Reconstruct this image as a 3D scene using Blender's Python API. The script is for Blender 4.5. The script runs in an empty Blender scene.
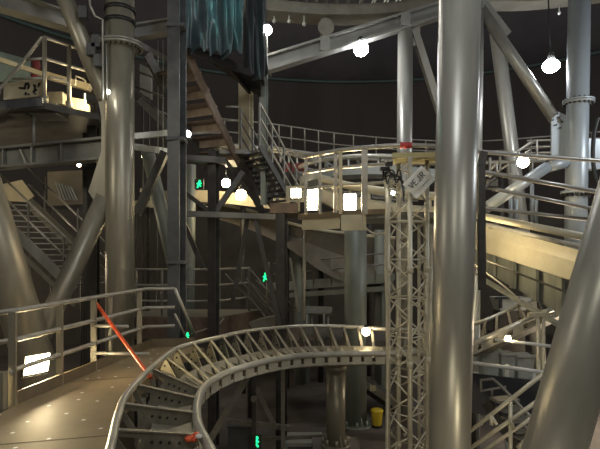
import bpy, math, random
from mathutils import Vector, Matrix
random.seed(7)
scn = bpy.context.scene
COL = scn.collection
EY = 4.5            # eye height above the lower floor
F = 500.0           # focal length in pixels of the 600 px frame
Z = Vector((0, 0, 1))
V = Vector

def P(x, y, d):
    "point seen at photo pixel (x, y) at distance d"
    return V(((x - 300) / F * d, d, EY + (250 - y) / F * d))

def PZ(x, y, z):
    "point seen at photo pixel (x, y) at height z"
    d = (z - EY) * F / (250 - y)
    return P(x, y, d)

# ------------------------------------------------------------------ materials
def mat(name, c1, c2=None, rough=0.5, metal=0.0, scale=6.0, detail=5.0, bump=0.0, spots=None, stretch=None, rvar=0.12):
    m = bpy.data.materials.new(name)
    m.use_nodes = True
    nt = m.node_tree
    b = nt.nodes['Principled BSDF']
    b.inputs['Metallic'].default_value = metal
    tc = nt.nodes.new('ShaderNodeTexCoord')
    mp = nt.nodes.new('ShaderNodeMapping')
    nt.links.new(tc.outputs['Object'], mp.inputs[0])
    if stretch:
        mp.inputs['Scale'].default_value = stretch
    n = nt.nodes.new('ShaderNodeTexNoise')
    n.inputs['Scale'].default_value = scale
    n.inputs['Detail'].default_value = detail
    n.inputs['Roughness'].default_value = 0.62
    nt.links.new(mp.outputs[0], n.inputs['Vector'])
    r = nt.nodes.new('ShaderNodeValToRGB')
    c2 = c2 or tuple(v * 0.62 for v in c1)
    r.color_ramp.elements[0].position = 0.3
    r.color_ramp.elements[0].color = (*c2, 1)
    r.color_ramp.elements[1].position = 0.7
    r.color_ramp.elements[1].color = (*c1, 1)
    nt.links.new(n.outputs['Fac'], r.inputs[0])
    out = r.outputs[0]
    if spots:
        sc_, thr, col = spots
        v = nt.nodes.new('ShaderNodeTexVoronoi')
        v.voronoi_dimensions = '2D'; v.inputs['Scale'].default_value = sc_
        nt.links.new(tc.outputs['Object'], v.inputs['Vector'])
        lt = nt.nodes.new('ShaderNodeMath'); lt.operation = 'LESS_THAN'
        lt.inputs[1].default_value = thr
        nt.links.new(v.outputs['Distance'], lt.inputs[0])
        mx = nt.nodes.new('ShaderNodeMixRGB')
        nt.links.new(lt.outputs[0], mx.inputs[0])
        nt.links.new(out, mx.inputs[1])
        mx.inputs[2].default_value = (*col, 1)
        out = mx.outputs[0]
    nt.links.new(out, b.inputs['Base Color'])
    mr = nt.nodes.new('ShaderNodeMapRange')
    mr.inputs['To Min'].default_value = max(0.05, rough - rvar)
    mr.inputs['To Max'].default_value = min(1, rough + rvar)
    nt.links.new(n.outputs['Fac'], mr.inputs['Value'])
    nt.links.new(mr.outputs[0], b.inputs['Roughness'])
    if bump:
        bp = nt.nodes.new('ShaderNodeBump')
        bp.inputs['Strength'].default_value = bump
        bp.inputs['Distance'].default_value = 0.02
        nt.links.new(n.outputs['Fac'], bp.inputs['Height'])
        nt.links.new(bp.outputs[0], b.inputs['Normal'])
    return m

def glow(name, col, s):
    m = bpy.data.materials.new(name)
    m.use_nodes = True
    b = m.node_tree.nodes['Principled BSDF']
    b.inputs['Base Color'].default_value = (*[min(1, c) for c in col], 1)
    b.inputs['Emission Color'].default_value = (*col, 1)
    b.inputs['Emission Strength'].default_value = s
    return m

M = dict(
    galv=mat('galvanised_steel', (.41, .40, .36), (.30, .295, .26), .36, .42, 3.0, stretch=(1, 1, .25)),
    galvblue=mat('pale_blue_grey_steel', (.44, .48, .50), (.36, .395, .415), .40, .3, 3.0, stretch=(1, 1, .3)),
    tan=mat('tan_weathered_steel', (.38, .35, .28), (.265, .245, .19), .38, .40, 4.0, stretch=(1, 1, .25)),
    greengrey=mat('green_grey_steel', (.27, .30, .27), (.20, .22, .20), .5, .2, 3.0, stretch=(1, 1, .3)),
    rail=mat('handrail_steel', (.46, .44, .39), (.33, .31, .27), .40, .35, 8.0),
    darkrail=mat('dull_handrail_steel', (.27, .255, .225), (.17, .16, .14), .45, .3, 8.0),
    tower=mat('truss_tower_steel', (.62, .58, .46), (.46, .42, .32), .38, .3, 8.0),
    trackrail=mat('worn_track_rail_steel', (.58, .57, .52), (.43, .42, .37), .34, .45, 7.0),
    tie=mat('olive_grey_track_plate', (.30, .275, .215), (.17, .155, .12), .5, .2, 7.0, bump=.15),
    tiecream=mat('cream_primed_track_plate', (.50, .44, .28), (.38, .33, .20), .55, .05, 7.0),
    bracket=mat('light_track_bracket', (.52, .50, .42), (.38, .36, .30), .45, .2, 7.0),
    bolt=mat('dark_bolt_steel', (.035, .033, .03), None, .5, .3),
    dark=mat('dark_painted_steel', (.085, .080, .074), (.045, .043, .040), .45, .15, 5.0),
    darkblue=mat('dark_blue_grey_steel', (.13, .135, .145), (.075, .078, .085), .45, .2, 4.0),
    brown=mat('brown_stair_plate', (.20, .145, .105), (.10, .072, .055), .5, .1, 6.0),
    risertan=mat('worn_tan_riser', (.55, .43, .31), (.30, .22, .16), .55, .05, 6.0),
    ringsteel=mat('brown_grey_ring_steel', (.30, .275, .225), (.20, .18, .15), .45, .25, 3.0),
    girder=mat('grey_girder_steel', (.29, .285, .26), (.20, .195, .18), .45, .25, 3.0),
    deck=mat('sandy_deck_coating', (.33, .255, .155), (.21, .16, .095), .55, 0, 1.6, 8.0, .12, spots=(2.6, .055, (.80, .78, .74))),
    deckedge=mat('brown_toe_board', (.22, .17, .11), (.14, .11, .07), .5, .1, 4.0),
    cream=mat('cream_painted_board', (.62, .55, .38), (.50, .44, .29), .5, 0, 3.0),
    creamlight=mat('pale_cream_girder', (.62, .57, .42), (.50, .45, .32), .45, .05, 2.0),
    web=mat('green_grey_girder_web', (.28, .29, .25), (.17, .175, .15), .5, .1, 2.5, stretch=(1.6, 1.6, .3)),
    concrete=mat('dark_concrete', (.15, .132, .12), (.085, .075, .07), .75, 0, 1.2, 8, .15),
    lowwall=mat('grey_brown_lower_wall', (.14, .125, .105), (.085, .077, .066), .8, 0, .9, 6),
    wall=mat('dark_brown_wall', (.085, .075, .072), (.058, .051, .05), .85, 0, .6, 4, stretch=(1, 1, .2)),
    ceil=mat('dark_dome_panels', (.10, .092, .10), (.066, .062, .07), .85, 0, .5, 4),
    teal=mat('teal_trim_paint', (.09, .14, .135), (.06, .10, .095), .6, 0),
    shellwall=mat('grey_brown_ramp_shell', (.22, .195, .155), (.14, .125, .10), .7, 0, 1.2, 6),
    tarp=mat('dark_plastic_sheet', (.085, .115, .13), (.05, .068, .078), .33, 0, 4, bump=.1),
    tarpblk=mat('black_plastic_sheet', (.055, .058, .062), (.032, .034, .038), .34, 0, 4, bump=.1),
    mattblack=mat('matt_black_paint', (.022, .02, .019), None, .97, 0, rvar=.02),
    black=mat('black_rubber', (.02, .02, .02), None, .5),
    orange=mat('orange_paint', (.80, .13, .045), (.66, .09, .03), .35, 0, 9),
    red=mat('red_tape', (.50, .05, .05), (.4, .04, .04), .5),
    darkred=mat('dull_red_paint', (.30, .04, .04), (.2, .03, .03), .55),
    yellow=mat('yellow_plastic', (.80, .60, .04), (.68, .48, .03), .45),
    straw=mat('straw_board', (.50, .43, .22), (.36, .31, .15), .6),
    paper=mat('white_paper_sheet', (.74, .73, .68), (.64, .63, .58), .6, 0, 9),
    ink=mat('dark_ink', (.14, .14, .14), None, .7),
    white=mat('white_paint', (.75, .75, .72), (.62, .62, .58), .5),
    bin=mat('pale_grey_plastic', (.46, .49, .48), (.36, .39, .38), .5),
    navy=mat('black_navy_panel', (.040, .042, .050), (.026, .028, .034), .5),
    lampbody=mat('lamp_housing', (.08, .08, .08), None, .5, .3),
    redbrown=mat('red_brown_floor_paint', (.30, .18, .14), (.20, .125, .10), .6),
    turq=mat('pale_turquoise_board', (.34, .44, .40), (.28, .36, .33), .6),
    warm=glow('warm_lamp_glow', (1.0, .80, .48), 36),
    warmflood=glow('warm_flood_glow', (1.0, .80, .46), 150),
    walkflood=glow('walkway_flood_glow', (1.0, .80, .46), 180),
    cool=glow('cool_lamp_glow', (.93, .96, 1.0), 75),
    bulb=glow('white_bulb_glow', (1.0, .97, .88), 30),
    tealglow=glow('teal_lamp_glow', (.35, 1.0, .90), 15),
    green=glow('green_sign_glow', (.02, .9, .32), 1.5),
)

# ------------------------------------------------------------------ mesh builder
class MB:
    def __init__(s):
        s.v = []; s.f = []; s.sm = []; s.mi = []; s.cur = 0
    def add(s, vs, fs, smooth=False):
        o = len(s.v)
        s.v += [V(p) for p in vs]
        for f in fs:
            s.f.append([i + o for i in f]); s.sm.append(smooth); s.mi.append(s.cur)
        return s
    def tube(s, p0, p1, r, r2=None, n=14, caps=True):
        p0, p1 = V(p0), V(p1); r2 = r if r2 is None else r2
        t = (p1 - p0).normalized()
        a = t.orthogonal().normalized(); b = t.cross(a)
        vs = []
        for p, q in ((p0, r), (p1, r2)):
            for i in range(n):
                an = 2 * math.pi * i / n
                vs.append(p + (a * math.cos(an) + b * math.sin(an)) * q)
        s.add(vs, [[i, (i + 1) % n, n + (i + 1) % n, n + i] for i in range(n)], True)
        if caps:
            o = len(s.v) - 2 * n
            s.f.append([o + i for i in range(n)][::-1]); s.sm.append(False); s.mi.append(s.cur)
            s.f.append([o + n + i for i in range(n)]); s.sm.append(False); s.mi.append(s.cur)
        return s
    def pipe(s, p0, p1, r, t=.012, n=24):
        "open hollow look is not needed: solid with n sides"
        return s.tube(p0, p1, r, None, n)
    def path(s, pts, r, n=10):
        pts = [V(p) for p in pts]
        m = len(pts)
        if m == 2: return s.tube(pts[0], pts[1], r, None, n)
        tg = []
        for i in range(m):
            a = pts[max(0, i - 1)]; b = pts[min(m - 1, i + 1)]
            tg.append((b - a).normalized())
        nr = tg[0].orthogonal().normalized()
        vs = []
        for i in range(m):
            nr = (nr - tg[i] * nr.dot(tg[i])).normalized()
            bn = tg[i].cross(nr)
            for k in range(n):
                an = 2 * math.pi * k / n
                vs.append(pts[i] + (nr * math.cos(an) + bn * math.sin(an)) * r)
        fs = []
        for i in range(m - 1):
            for k in range(n):
                fs.append([i * n + k, i * n + (k + 1) % n, (i + 1) * n + (k + 1) % n, (i + 1) * n + k])
        s.add(vs, fs, True)
        s.add(vs[:n], [list(range(n))[::-1]]); s.add(vs[-n:], [list(range(n))])
        return s
    def bar(s, p0, p1, w, h, up=Z):
        p0, p1 = V(p0), V(p1)
        t = (p1 - p0).normalized()
        sd = t.cross(V(up))
        if sd.length < 1e-4: sd = t.cross(V((0, 1, 0)))
        sd.normalize(); u = sd.cross(t).normalized()
        vs = []
        for p in (p0, p1):
            for a, b in ((-1, -1), (1, -1), (1, 1), (-1, 1)):
                vs.append(p + sd * a * w / 2 + u * b * h / 2)
        return s.add(vs, [[3, 2, 1, 0], [4, 5, 6, 7], [0, 1, 5, 4], [1, 2, 6, 5], [2, 3, 7, 6], [3, 0, 4, 7]])
    def ibeam(s, p0, p1, w, h, tf=.025, tw=.02, up=Z):
        p0, p1 = V(p0), V(p1)
        t = (p1 - p0).normalized(); sd = t.cross(V(up))
        if sd.length < 1e-4: sd = t.cross(V((0, 1, 0)))
        sd.normalize(); u = sd.cross(t).normalized()
        for k in (-1, 1):
            o = u * k * (h / 2 - tf / 2)
            s.bar(p0 + o, p1 + o, w, tf, up)
        s.bar(p0, p1, tw, h - 2 * tf, up)
        return s
    def box(s, c, sx, sy, sz, rz=0.0):
        c = V(c)
        R = Matrix.Rotation(rz, 3, 'Z')
        vs = [c + R @ V((x * sx / 2, y * sy / 2, z * sz / 2)) for z in (-1, 1) for x, y in ((-1, -1), (1, -1), (1, 1), (-1, 1))]
        return s.add(vs, [[3, 2, 1, 0], [4, 5, 6, 7], [0, 1, 5, 4], [1, 2, 6, 5], [2, 3, 7, 6], [3, 0, 4, 7]])
    def plate(s, poly, th):
        "polygon extruded by the vector th, centred on the polygon"
        th = V(th); n = len(poly)
        vs = [V(p) - th / 2 for p in poly] + [V(p) + th / 2 for p in poly]
        fs = [list(range(n))[::-1], list(range(n, 2 * n))] + [[i, (i + 1) % n, n + (i + 1) % n, n + i] for i in range(n)]
        return s.add(vs, fs)
    def slab(s, xy, z0, z1):
        n = len(xy)
        vs = [V((x, y, z0)) for x, y in xy] + [V((x, y, z1)) for x, y in xy]
        fs = [list(range(n))[::-1], list(range(n, 2 * n))] + [[i, (i + 1) % n, n + (i + 1) % n, n + i] for i in range(n)]
        return s.add(vs, fs)
    def ball(s, c, r, sz=1.0, nu=18, nv=10):
        c = V(c); vs = [c + V((0, 0, r * sz))]
        for j in range(1, nv):
            a = math.pi * j / nv
            for i in range(nu):
                b = 2 * math.pi * i / nu
                vs.append(c + V((r * math.sin(a) * math.cos(b), r * math.sin(a) * math.sin(b), r * sz * math.cos(a))))
        vs.append(c - V((0, 0, r * sz)))
        fs = [[0, 1 + i, 1 + (i + 1) % nu] for i in range(nu)]
        for j in range(nv - 2):
            for i in range(nu):
                a = 1 + j * nu
                fs.append([a + i, a + nu + i, a + nu + (i + 1) % nu, a + (i + 1) % nu])
        a = 1 + (nv - 2) * nu; e = len(vs) - 1
        fs += [[a + i, e, a + (i + 1) % nu] for i in range(nu)]
        return s.add(vs, fs, True)
    def lathe(s, c, prof, n=24):
        "prof: list of (radius, z) about the vertical through c"
        c = V(c); vs = []; m = len(prof)
        for r, z in prof:
            for i in range(n):
                a = 2 * math.pi * i / n
                vs.append(c + V((r * math.cos(a), r * math.sin(a), z)))
        fs = []
        for j in range(m - 1):
            for i in range(n):
                fs.append([j * n + i, j * n + (i + 1) % n, (j + 1) * n + (i + 1) % n, (j + 1) * n + i])
        s.add(vs, fs, True)
        s.add(vs[:n], [list(range(n))[::-1]]); s.add(vs[-n:], [list(range(n))])
        return s
    def build(s, name, ms, parent=None, label=None, loc=None):
        if not isinstance(ms, (list, tuple)): ms = [ms]
        base = V((0, 0, 0))
        if loc is not None: base = V(loc)
        tot = base.copy()
        p = parent
        ploc = V((0, 0, 0))
        while p is not None:
            ploc += V(p.location); p = p.parent
        off = base if parent is None else ploc
        me = bpy.data.meshes.new(name)
        me.from_pydata([tuple(v - off) for v in s.v], [], s.f)
        for m in ms: me.materials.append(M[m] if isinstance(m, str) else m)
        me.polygons.foreach_set('use_smooth', s.sm)
        me.polygons.foreach_set('material_index', s.mi)
        me.update()
        o = bpy.data.objects.new(name, me)
        COL.objects.link(o)
        if parent is not None: o.parent = parent
        else: o.location = base
        if label: o['label'] = label
        return o

def thing(name, label, cat, loc, group=None):
    o = bpy.data.objects.new(name, None)
    o.empty_display_size = .2
    COL.objects.link(o)
    o.location = V(loc); o['label'] = label; o['category'] = cat
    if group: o['group'] = group
    return o

def tag(o, label, cat, group=None):
    o['label'] = label; o['category'] = cat
    if group: o['group'] = group
    return o

def struct(o):
    o['kind'] = 'structure'; return o

def lerp(a, b, t): return a + (b - a) * t

def spline(pts, n=8):
    pts = [V(p) for p in pts]
    out = []
    for i in range(len(pts) - 1):
        p0 = pts[max(0, i - 1)]; p1 = pts[i]; p2 = pts[i + 1]; p3 = pts[min(len(pts) - 1, i + 2)]
        for k in range(n):
            t = k / n
            out.append(.5 * ((2 * p1) + (p2 - p0) * t + (2 * p0 - 5 * p1 + 4 * p2 - p3) * t * t + (3 * p1 - p0 - 3 * p2 + p3) * t ** 3))
    out.append(pts[-1])
    return out

# ------------------------------------------------------------------ setting
b = MB(); CX, CY, RW = 3.0, 11.0, 19.0
n = 96
vs = [V((CX + RW * math.cos(2 * math.pi * i / n), CY + RW * math.sin(2 * math.pi * i / n), 0)) for i in range(n)]
b.add(vs, [list(range(n))])
struct(b.build('floor', 'concrete'))
def wall_arc(name, a0, a1):
    b = MB(); k = 28; vs = []
    for i in range(k + 1):
        a = math.radians(lerp(a0, a1, i / k))
        for z in (0, 14.6): vs.append(V((CX + RW * math.cos(a), CY + RW * math.sin(a), z)))
    b.add(vs, [[2 * i, 2 * i + 1, 2 * i + 3, 2 * i + 2] for i in range(k)], True)
    struct(b.build(name, 'wall'))
def low_arc(name, a0, a1):
    b = MB(); k = 28; vs = []
    for i in range(k + 1):
        a = math.radians(lerp(a0, a1, i / k)); r = RW - .25
        for rr, z in ((r, 0), (r, 6.4), (RW + .02, 6.4)): vs.append(V((CX + rr * math.cos(a), CY + rr * math.sin(a), z)))
    b.add(vs, [[3 * i + e, 3 * i + 1 + e, 3 * i + 4 + e, 3 * i + 3 + e] for i in range(k) for e in (0, 1)], False)
    struct(b.build(name, 'lowwall'))
low_arc('trim_2', 30, 150); low_arc('trim_3', 150, 210)
wall_arc('wall_back', 45, 135); wall_arc('wall_left', 135, 225); wall_arc('wall_right', -45, 45); wall_arc('wall_front', 225, 315)
b = MB(); prof = [(RW, 14.6), (RW - 2.4, 15.6), (RW - 2.4, 15.75), (12.5, 18.0), (12.5, 18.15), (6, 20), (.05, 20.8)]
vs = []
for r, z in prof:
    for i in range(n):
        a = 2 * math.pi * i / n
        vs.append(V((CX + r * math.cos(a), CY + r * math.sin(a), z)))
b.add(vs, [[j * n + i, j * n + (i + 1) % n, (j + 1) * n + (i + 1) % n, (j + 1) * n + i] for j in range(len(prof) - 1) for i in range(n)], True)
struct(b.build('ceiling', 'ceil'))
b = MB(); b.path([V((CX + (RW - .12) * math.cos(a), CY + (RW - .12) * math.sin(a), 14.55)) for a in [math.radians(d) for d in range(0, 361, 4)]], .10, 6)
struct(b.build('trim_1', 'teal'))

# ------------------------------------------------------------------ main coaster track
ZO, ZI = EY - 1.6, EY - 1.95
pairs = [((92, 520, 2.96), (250, 532, 3.45)), ((100, 480, 3.48), (229, 486, 4.13)), ((110, 449, None), (210, 449, None)), ((118, 415, None), (198, 424, None)),
         ((127, 394, None), (197, 405, None)), ((148, 371, None), (201, 392, None)), ((174, 350, None), (209, 383, None)),
         ((195, 343, None), (222, 375, None)), ((214, 338.5, None), (237, 369, None)), ((243, 332, None), (265, 361.5, None)),
         ((271, 328.5, None), (290, 357, None)), ((297, 326.5, None), (312, 355, None)), ((326, 326, None), (337, 354, None)),
         ((355, 327, None), (361, 353.5, None)), ((385, 329, 10.1), (385, 353.5, 9.4)), ((430, 329.5, 10.0), (425, 352, 9.35)),
         ((470, 325, 10.0), (462, 347.5, 9.35)), ((500, 314, 10.4), (500, 332, 9.6)), ((527, 302, 10.9), (540, 314, 10.1)), ((575, 283, 11.8), (592, 294, 11.0))]
def up_(px, z):
    x, y, d = px
    return P(x, y, d) if d else PZ(x, y, z)
outer = spline([up_(a, ZO) for a, _ in pairs], 10)
inner = spline([up_(c, ZI) for _, c in pairs], 10)
NT = len(outer)

def make_track(name, label, outer, inner, spacing, rr, tie_fn, mats, loc, flange=False, spine=True, tie_max=100):
    root = thing(name, label, 'track', loc)
    b = MB(); b.path(outer, rr * .72, 12); b.build('running_rail', mats['rail'], root)
    b = MB(); b.path(inner, rr, 12); b.build('running_rail', mats['rail'], root)
    fr = []
    for i in range(len(outer)):
        s_ = (inner[i] - outer[i]); g = s_.length; s_ = s_.normalized()
        j0, j1 = max(0, i - 1), min(len(outer) - 1, i + 1)
        t = ((outer[j1] + inner[j1]) - (outer[j0] + inner[j0])).normalized()
        nn = s_.cross(t)
        if nn.z < 0: nn = -nn
        fr.append((outer[i], s_, nn.normalized(), t, g))
    if flange:
        b = MB(); b.path([f[0] + f[1] * (f[4] - .03) - Z * .21 - f[1] * .02 for f in fr], .028, 8); b.build('lower_flange', mats['flange'], root)
    if spine:
        b = MB(); vs = []; m = len(fr)
        for o_, s_, nn, t, g in fr:
            for ss, hh in ((.46, -.17), (.86, -.17), (.80, -.40), (.50, -.40)):
                vs.append(o_ + s_ * ss * g + nn * hh)
        fs = []
        for i in range(m - 1):
            for k in range(4): fs.append([i * 4 + k, i * 4 + (k + 1) % 4, (i + 1) * 4 + (k + 1) % 4, (i + 1) * 4 + k])
        fs += [[3, 2, 1, 0], [4 * m - 4, 4 * m - 3, 4 * m - 2, 4 * m - 1]]
        b.add(vs, fs); b.build('spine_girder', mats['spine'], root)
    acc = 0.0; k = 0; last = None; ties = []
    for i in range(1, len(outer)):
        seg = (outer[i] - outer[i - 1]).length; acc += seg
        if acc >= spacing(outer[i]):
            acc = 0.0; ties.append(fr[i])
    for k, f in enumerate(ties[:tie_max]):
        tie_fn(root, f, k, ties[k + 1] if k + 1 < len(ties) else None)
    return root

def main_tie(root, f, k, nx):
    o_, s_, nn, t, g = f
    q = lambda a, h: o_ + s_ * a + nn * h
    th = t * .016
    b = MB()
    near = o_.y < 7.4 and o_.x < 0
    if near:
        b.plate([q(.30 * g, .0), q(g - .04, .0), q(g - .02, -.10), q(.86 * g, -.30), q(.30 * g, -.34)], th)
        b.plate([q(.03, .0), q(.30 * g, .0), q(.30 * g, -.055), q(.06, -.05)], th)
        b.plate([q(.05, -.05), q(.30 * g, -.25), q(.30 * g, -.34), q(.03, -.10)], th)
    else:
        b.plate([q(.03, .0), q(.52 * g, -.19), q(.52 * g, -.36), q(.05, -.30)], th)
        b.plate([q(.52 * g, -.19), q(g - .03, -.03), q(g - .03, -.14), q(.80 * g, -.34), q(.52 * g, -.36)], th)
    b.bar(q(.03, .012), q(g - .03, .012), .05, .014, nn)
    b.cur = 1
    for a, hh in (((.42, -.085), (.52, -.085), (.62, -.085), (.74, -.085)) if near else ((.10, -.10), (.13, -.22), (.28, -.20), (.42, -.25), (.75, -.22))):
        for e in (-1, 1):
            c = q(a * g, hh); b.tube(c + t * e * .008, c + t * e * .02, .016, None, 8)
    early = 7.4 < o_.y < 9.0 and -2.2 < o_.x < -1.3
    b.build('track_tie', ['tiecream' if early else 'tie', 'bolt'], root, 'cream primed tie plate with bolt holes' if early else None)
    if nx is not None:
        o2, s2, n2, t2, g2 = nx
        a = lerp(o_ + s_ * (g - .02), o2 + s2 * (g2 - .02), .10) - Z * .05
        c = lerp(o_ + s_ * (g - .02), o2 + s2 * (g2 - .02), .80) - Z * .05
        b = MB(); dn = -Z * .15
        b.plate([a, c, c + dn, a + dn], s_ * .05)
        b.build('flange_bracket', 'bracket', root)
        # folded saddle plate between neighbouring ties
        m0 = lerp(o_ + s_ * .52 * g + nn * -.16, o2 + s2 * .52 * g2 + n2 * -.16, .55)
        e0 = o_ + s_ * .93 * g + nn * -.06; e1 = lerp(o_ + s_ * .93 * g, o2 + s2 * .93 * g2, .8) + nn * -.06
        b = MB(); b.plate([m0, e0, e1], nn * .014)
        b.build('saddle_plate', 'bracket' if o_.y > 8.8 else 'tie', root)
def main_spacing(p):
    if p.x > -1.1 and p.y > 8: return .285
    if p.y < 7.2: return .74
    return lerp(.70, .30, min(1, (p.y - 7.2) / 2.2))
main_track = make_track('coaster_track', 'curved banked coaster track with two pale rails and olive tie plates beside the tan walkway',
    outer, inner, main_spacing, .055, main_tie, dict(rail='trackrail', flange='bracket', spine='tie'), (P(300, 345, 9.8).x, 9.8, ZI - .4), flange=True)

# small rag lying on the track ties
b = MB(); c = PZ(194, 439, ZI + .05)
for i in range(7):
    b.ball(c + V((random.uniform(-.06, .06), random.uniform(-.05, .05), random.uniform(0, .05))), random.uniform(.03, .05), .7, 8, 6)
    b.cur = 1 if i % 3 == 1 else 0
tag(b.build('cleaning_rag', ['orange', 'paper'], loc=c), 'small crumpled orange and white rag lying on the track inside the inner rail', 'rag')

# ------------------------------------------------------------------ left walkway
DZ = EY - 1.78
wk = thing('walkway', 'tan sandy walkway deck running beside the curved track in the foreground', 'walkway', (-2.6, 5, DZ))
edge = []
for p, q in zip(outer, inner):
    if p.y < 8.9 and p.x < -1.0 and p.y > 2.9:
        s_ = (p - q); s_.z = 0; s_.normalize()
        edge.append((p + s_ * .10).xy.to_tuple())
xy = [(-3.27, -2.0), (-3.27, 5.78), (-2.72, 9.15), (-1.95, 9.3)] + edge[::-1] + [(-.9, 2.2), (-.9, -2.0)]
b = MB(); b.slab(xy, DZ - .14, DZ); b.build('deck_plate', 'deck', wk)
b = MB()
for a_, c_ in (((-3.27, 5.78), (-2.72, 9.15)), ((-2.72, 9.15), (-1.95, 9.3))):
    b.bar(V((*a_, DZ + .075)), V((*c_, DZ + .075)), .02, .15)
b.build('toe_board', 'deckedge', wk)
for yy in (4.45, 6.7):
    b = MB(); b.bar(V((-3.25, yy, DZ + .001)), V((-1.85 if yy < 5 else -2.2, yy + .35, DZ + .001)), .012, .004); b.build('deck_seam', 'deckedge', wk)
for yy in (1.0, 4.0, 7.2):
    b = MB(); b.ibeam(V((-3.2, yy, DZ - .24)), V((-1.35 if yy < 3 else -2.2, yy, DZ - .24)), .12, .2); b.build('deck_joist', 'girder', wk)
for (x, y) in ((-3.1, 2.0), (-3.05, 6.4), (-2.75, 8.7)):
    b = MB(); b.tube((x, y, 0), (x, y, DZ - .14), .07); b.build('deck_leg', 'girder', wk)

rl = thing('handrail', 'grey three rail handrail with flat posts along the edge of the tan walkway', 'handrail', (-3.2, 5.74, DZ))
A0 = V((-3.3, 5.74, 0)); A1 = V((-2.78, 9.0, 0)); A2 = V((-2.28, 9.1, 0)); A3 = V((-1.98, 9.5, 0))
AL = V((-5.2, 5.66, 0))
def hp(p, h): return V((p.x, p.y, DZ + h))
for h in (1.08, .74, .40):
    b = MB()
    c0 = lerp(A0, A1, .035); cl = A0 + V((-.16, 0, 0))
    if h > .5: b.path([hp(AL, h - .01), hp(cl, h - .02), hp(A0 + V((-.03, .03, 0)), h), hp(c0, h), hp(A1, h), hp(A2, h)], .030, 12)
    else: b.path([hp(A0 + V((-.02, -.05, 0)), h - .02), hp(c0, h), hp(A1, h), hp(A2, h)], .030, 12)
    b.build('rail', 'rail', rl)
b = MB(); b.path([hp(A2, 1.08), hp(A3, .12)], .03, 10); b.path([hp(A2, .62), hp(A3 + V((-.12, -.1, 0)), .05)], .022, 8); b.build('rail', 'rail', rl, 'short handrail run sloping down at the walkway end')
for t in (.0, .26, .50, .64, .93):
    p = lerp(A0, A1, t)
    b = MB(); b.bar(hp(p + V((.0, 0, 0)), -.1), hp(p, 1.07), .03, .05 if t == .64 else .085, (1, 0, 0)); b.build('post', 'tan', rl)
p = A0 + V((-.06, -.12, 0))
b = MB(); b.box(hp(p, .2), .10, .10, .42); b.cur = 1
for z in (.08, .2, .32):
    b.tube(hp(p + V((-.02, -.05, 0)), z), hp(p + V((-.02, -.075, 0)), z), .018, None, 8)
b.build('bolted_bracket', ['tan', 'bolt'], rl)
p = lerp(A0, A1, .50)
for h, L in ((.67, .55), (.27, .85)):
    b = MB(); b.path([hp(p + V((.0, -.05, 0)), h), hp(p + V((L, -.12, 0)), h)], .024, 8); b.build('gate_bar', 'rail', rl, 'straight horizontal bar crossing the walkway')

b = MB(); a_ = P(93, 299, 7.62); c_ = P(151, 378, 6.62)
b.path([a_ + (a_ - c_) * .015, a_, c_], .025, 12)
b.cur = 1; b.tube(lerp(a_, c_, .93), c_, .028, None, 12)
tag(b.build('orange_pole', ['orange', 'orange'], loc=c_), 'bright orange red pole leaning from the walkway handrail down to the track', 'pole')

def flood(name, label, c, w, h, d_, face, cat='lamp', matn='warmflood', group=None):
    "a floodlight: housing, lens and bracket; face is the direction it shines"
    t = thing(name, label, cat, c, group)
    face = V(face).normalized(); c = V(c)
    sd = face.cross(Z).normalized(); u = sd.cross(face)
    q = lambda a, e, k: c + sd * a + u * e + face * k
    b = MB(); b.plate([q(-w / 2, -h / 2, 0), q(w / 2, -h / 2, 0), q(w / 2, h / 2, 0), q(-w / 2, h / 2, 0)], face * .03); b.build('lens', matn, t)
    b = MB()
    o = [q(a * w * .56, e * h * .56, -.0) for a, e in ((-1, -1), (1, -1), (1, 1), (-1, 1))]
    r_ = [q(a * w * .3, e * h * .3, -d_) for a, e in ((-1, -1), (1, -1), (1, 1), (-1, 1))]
    b.add(o + r_, [[0, 1, 5, 4], [1, 2, 6, 5], [2, 3, 7, 6], [3, 0, 4, 7], [4, 5, 6, 7]]); b.build('housing', 'lampbody', t)
    b = MB(); b.path([q(-w * .6, 0, -.03), q(-w * .6, -h * .75, -.03), q(w * .6, -h * .75, -.03), q(w * .6, 0, -.03)], .012, 6); b.build('bracket', 'lampbody', t)
    return t
flood('floodlight', 'glowing floodlight outside the handrail lighting the tan walkway floor', V((-3.55, 6.75, DZ + .24)), .30, .24, .16, (.8, -.55, -.22), matn='walkflood')

# ------------------------------------------------------------------ columns
def flange(b, p, axis, r_in, r_out, th, nb=20, br=.02, name='flange', m=None, root=None):
    p, axis = V(p), V(axis).normalized()
    b.cur = 0
    b.tube(p - axis * th, p - axis * .004, r_out, None, 28); b.tube(p + axis * .004, p + axis * th, r_out, None, 28)
    o = b.build(name, m, root)
    a = axis.orthogonal().normalized(); c = axis.cross(a)
    for i in range(nb):
        an = 2 * math.pi * i / nb
        q = p + (a * math.cos(an) + c * math.sin(an)) * ((r_in + r_out) / 2 + .005)
        k = MB(); k.tube(q - axis * (th + .03), q + axis * (th + .03), br, None, 6); k.build('bolt', 'bolt', o)

def base_plate(root, x, y, z, r, m):
    b = MB(); b.tube((x, y, z), (x, y, z + .05), r * 1.5, None, 24)
    for i in range(8):
        an = math.pi * i / 4
        q = V((x + math.cos(an) * r * 1.28, y + math.sin(an) * r * 1.28, z + .05))
        b.tube(q, q + V((0, 0, .13)), .03, None, 8)
    for i in range(4):
        an = math.pi * i / 2 + .4
        dr = V((math.cos(an), math.sin(an), 0)); c = V((x, y, z + .05))
        b.plate([c + dr * r * .9, c + dr * r * 1.4, c + dr * r * .9 + Z * .28], dr.cross(Z) * .02)
    b.build('base_plate', m, root)

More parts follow.
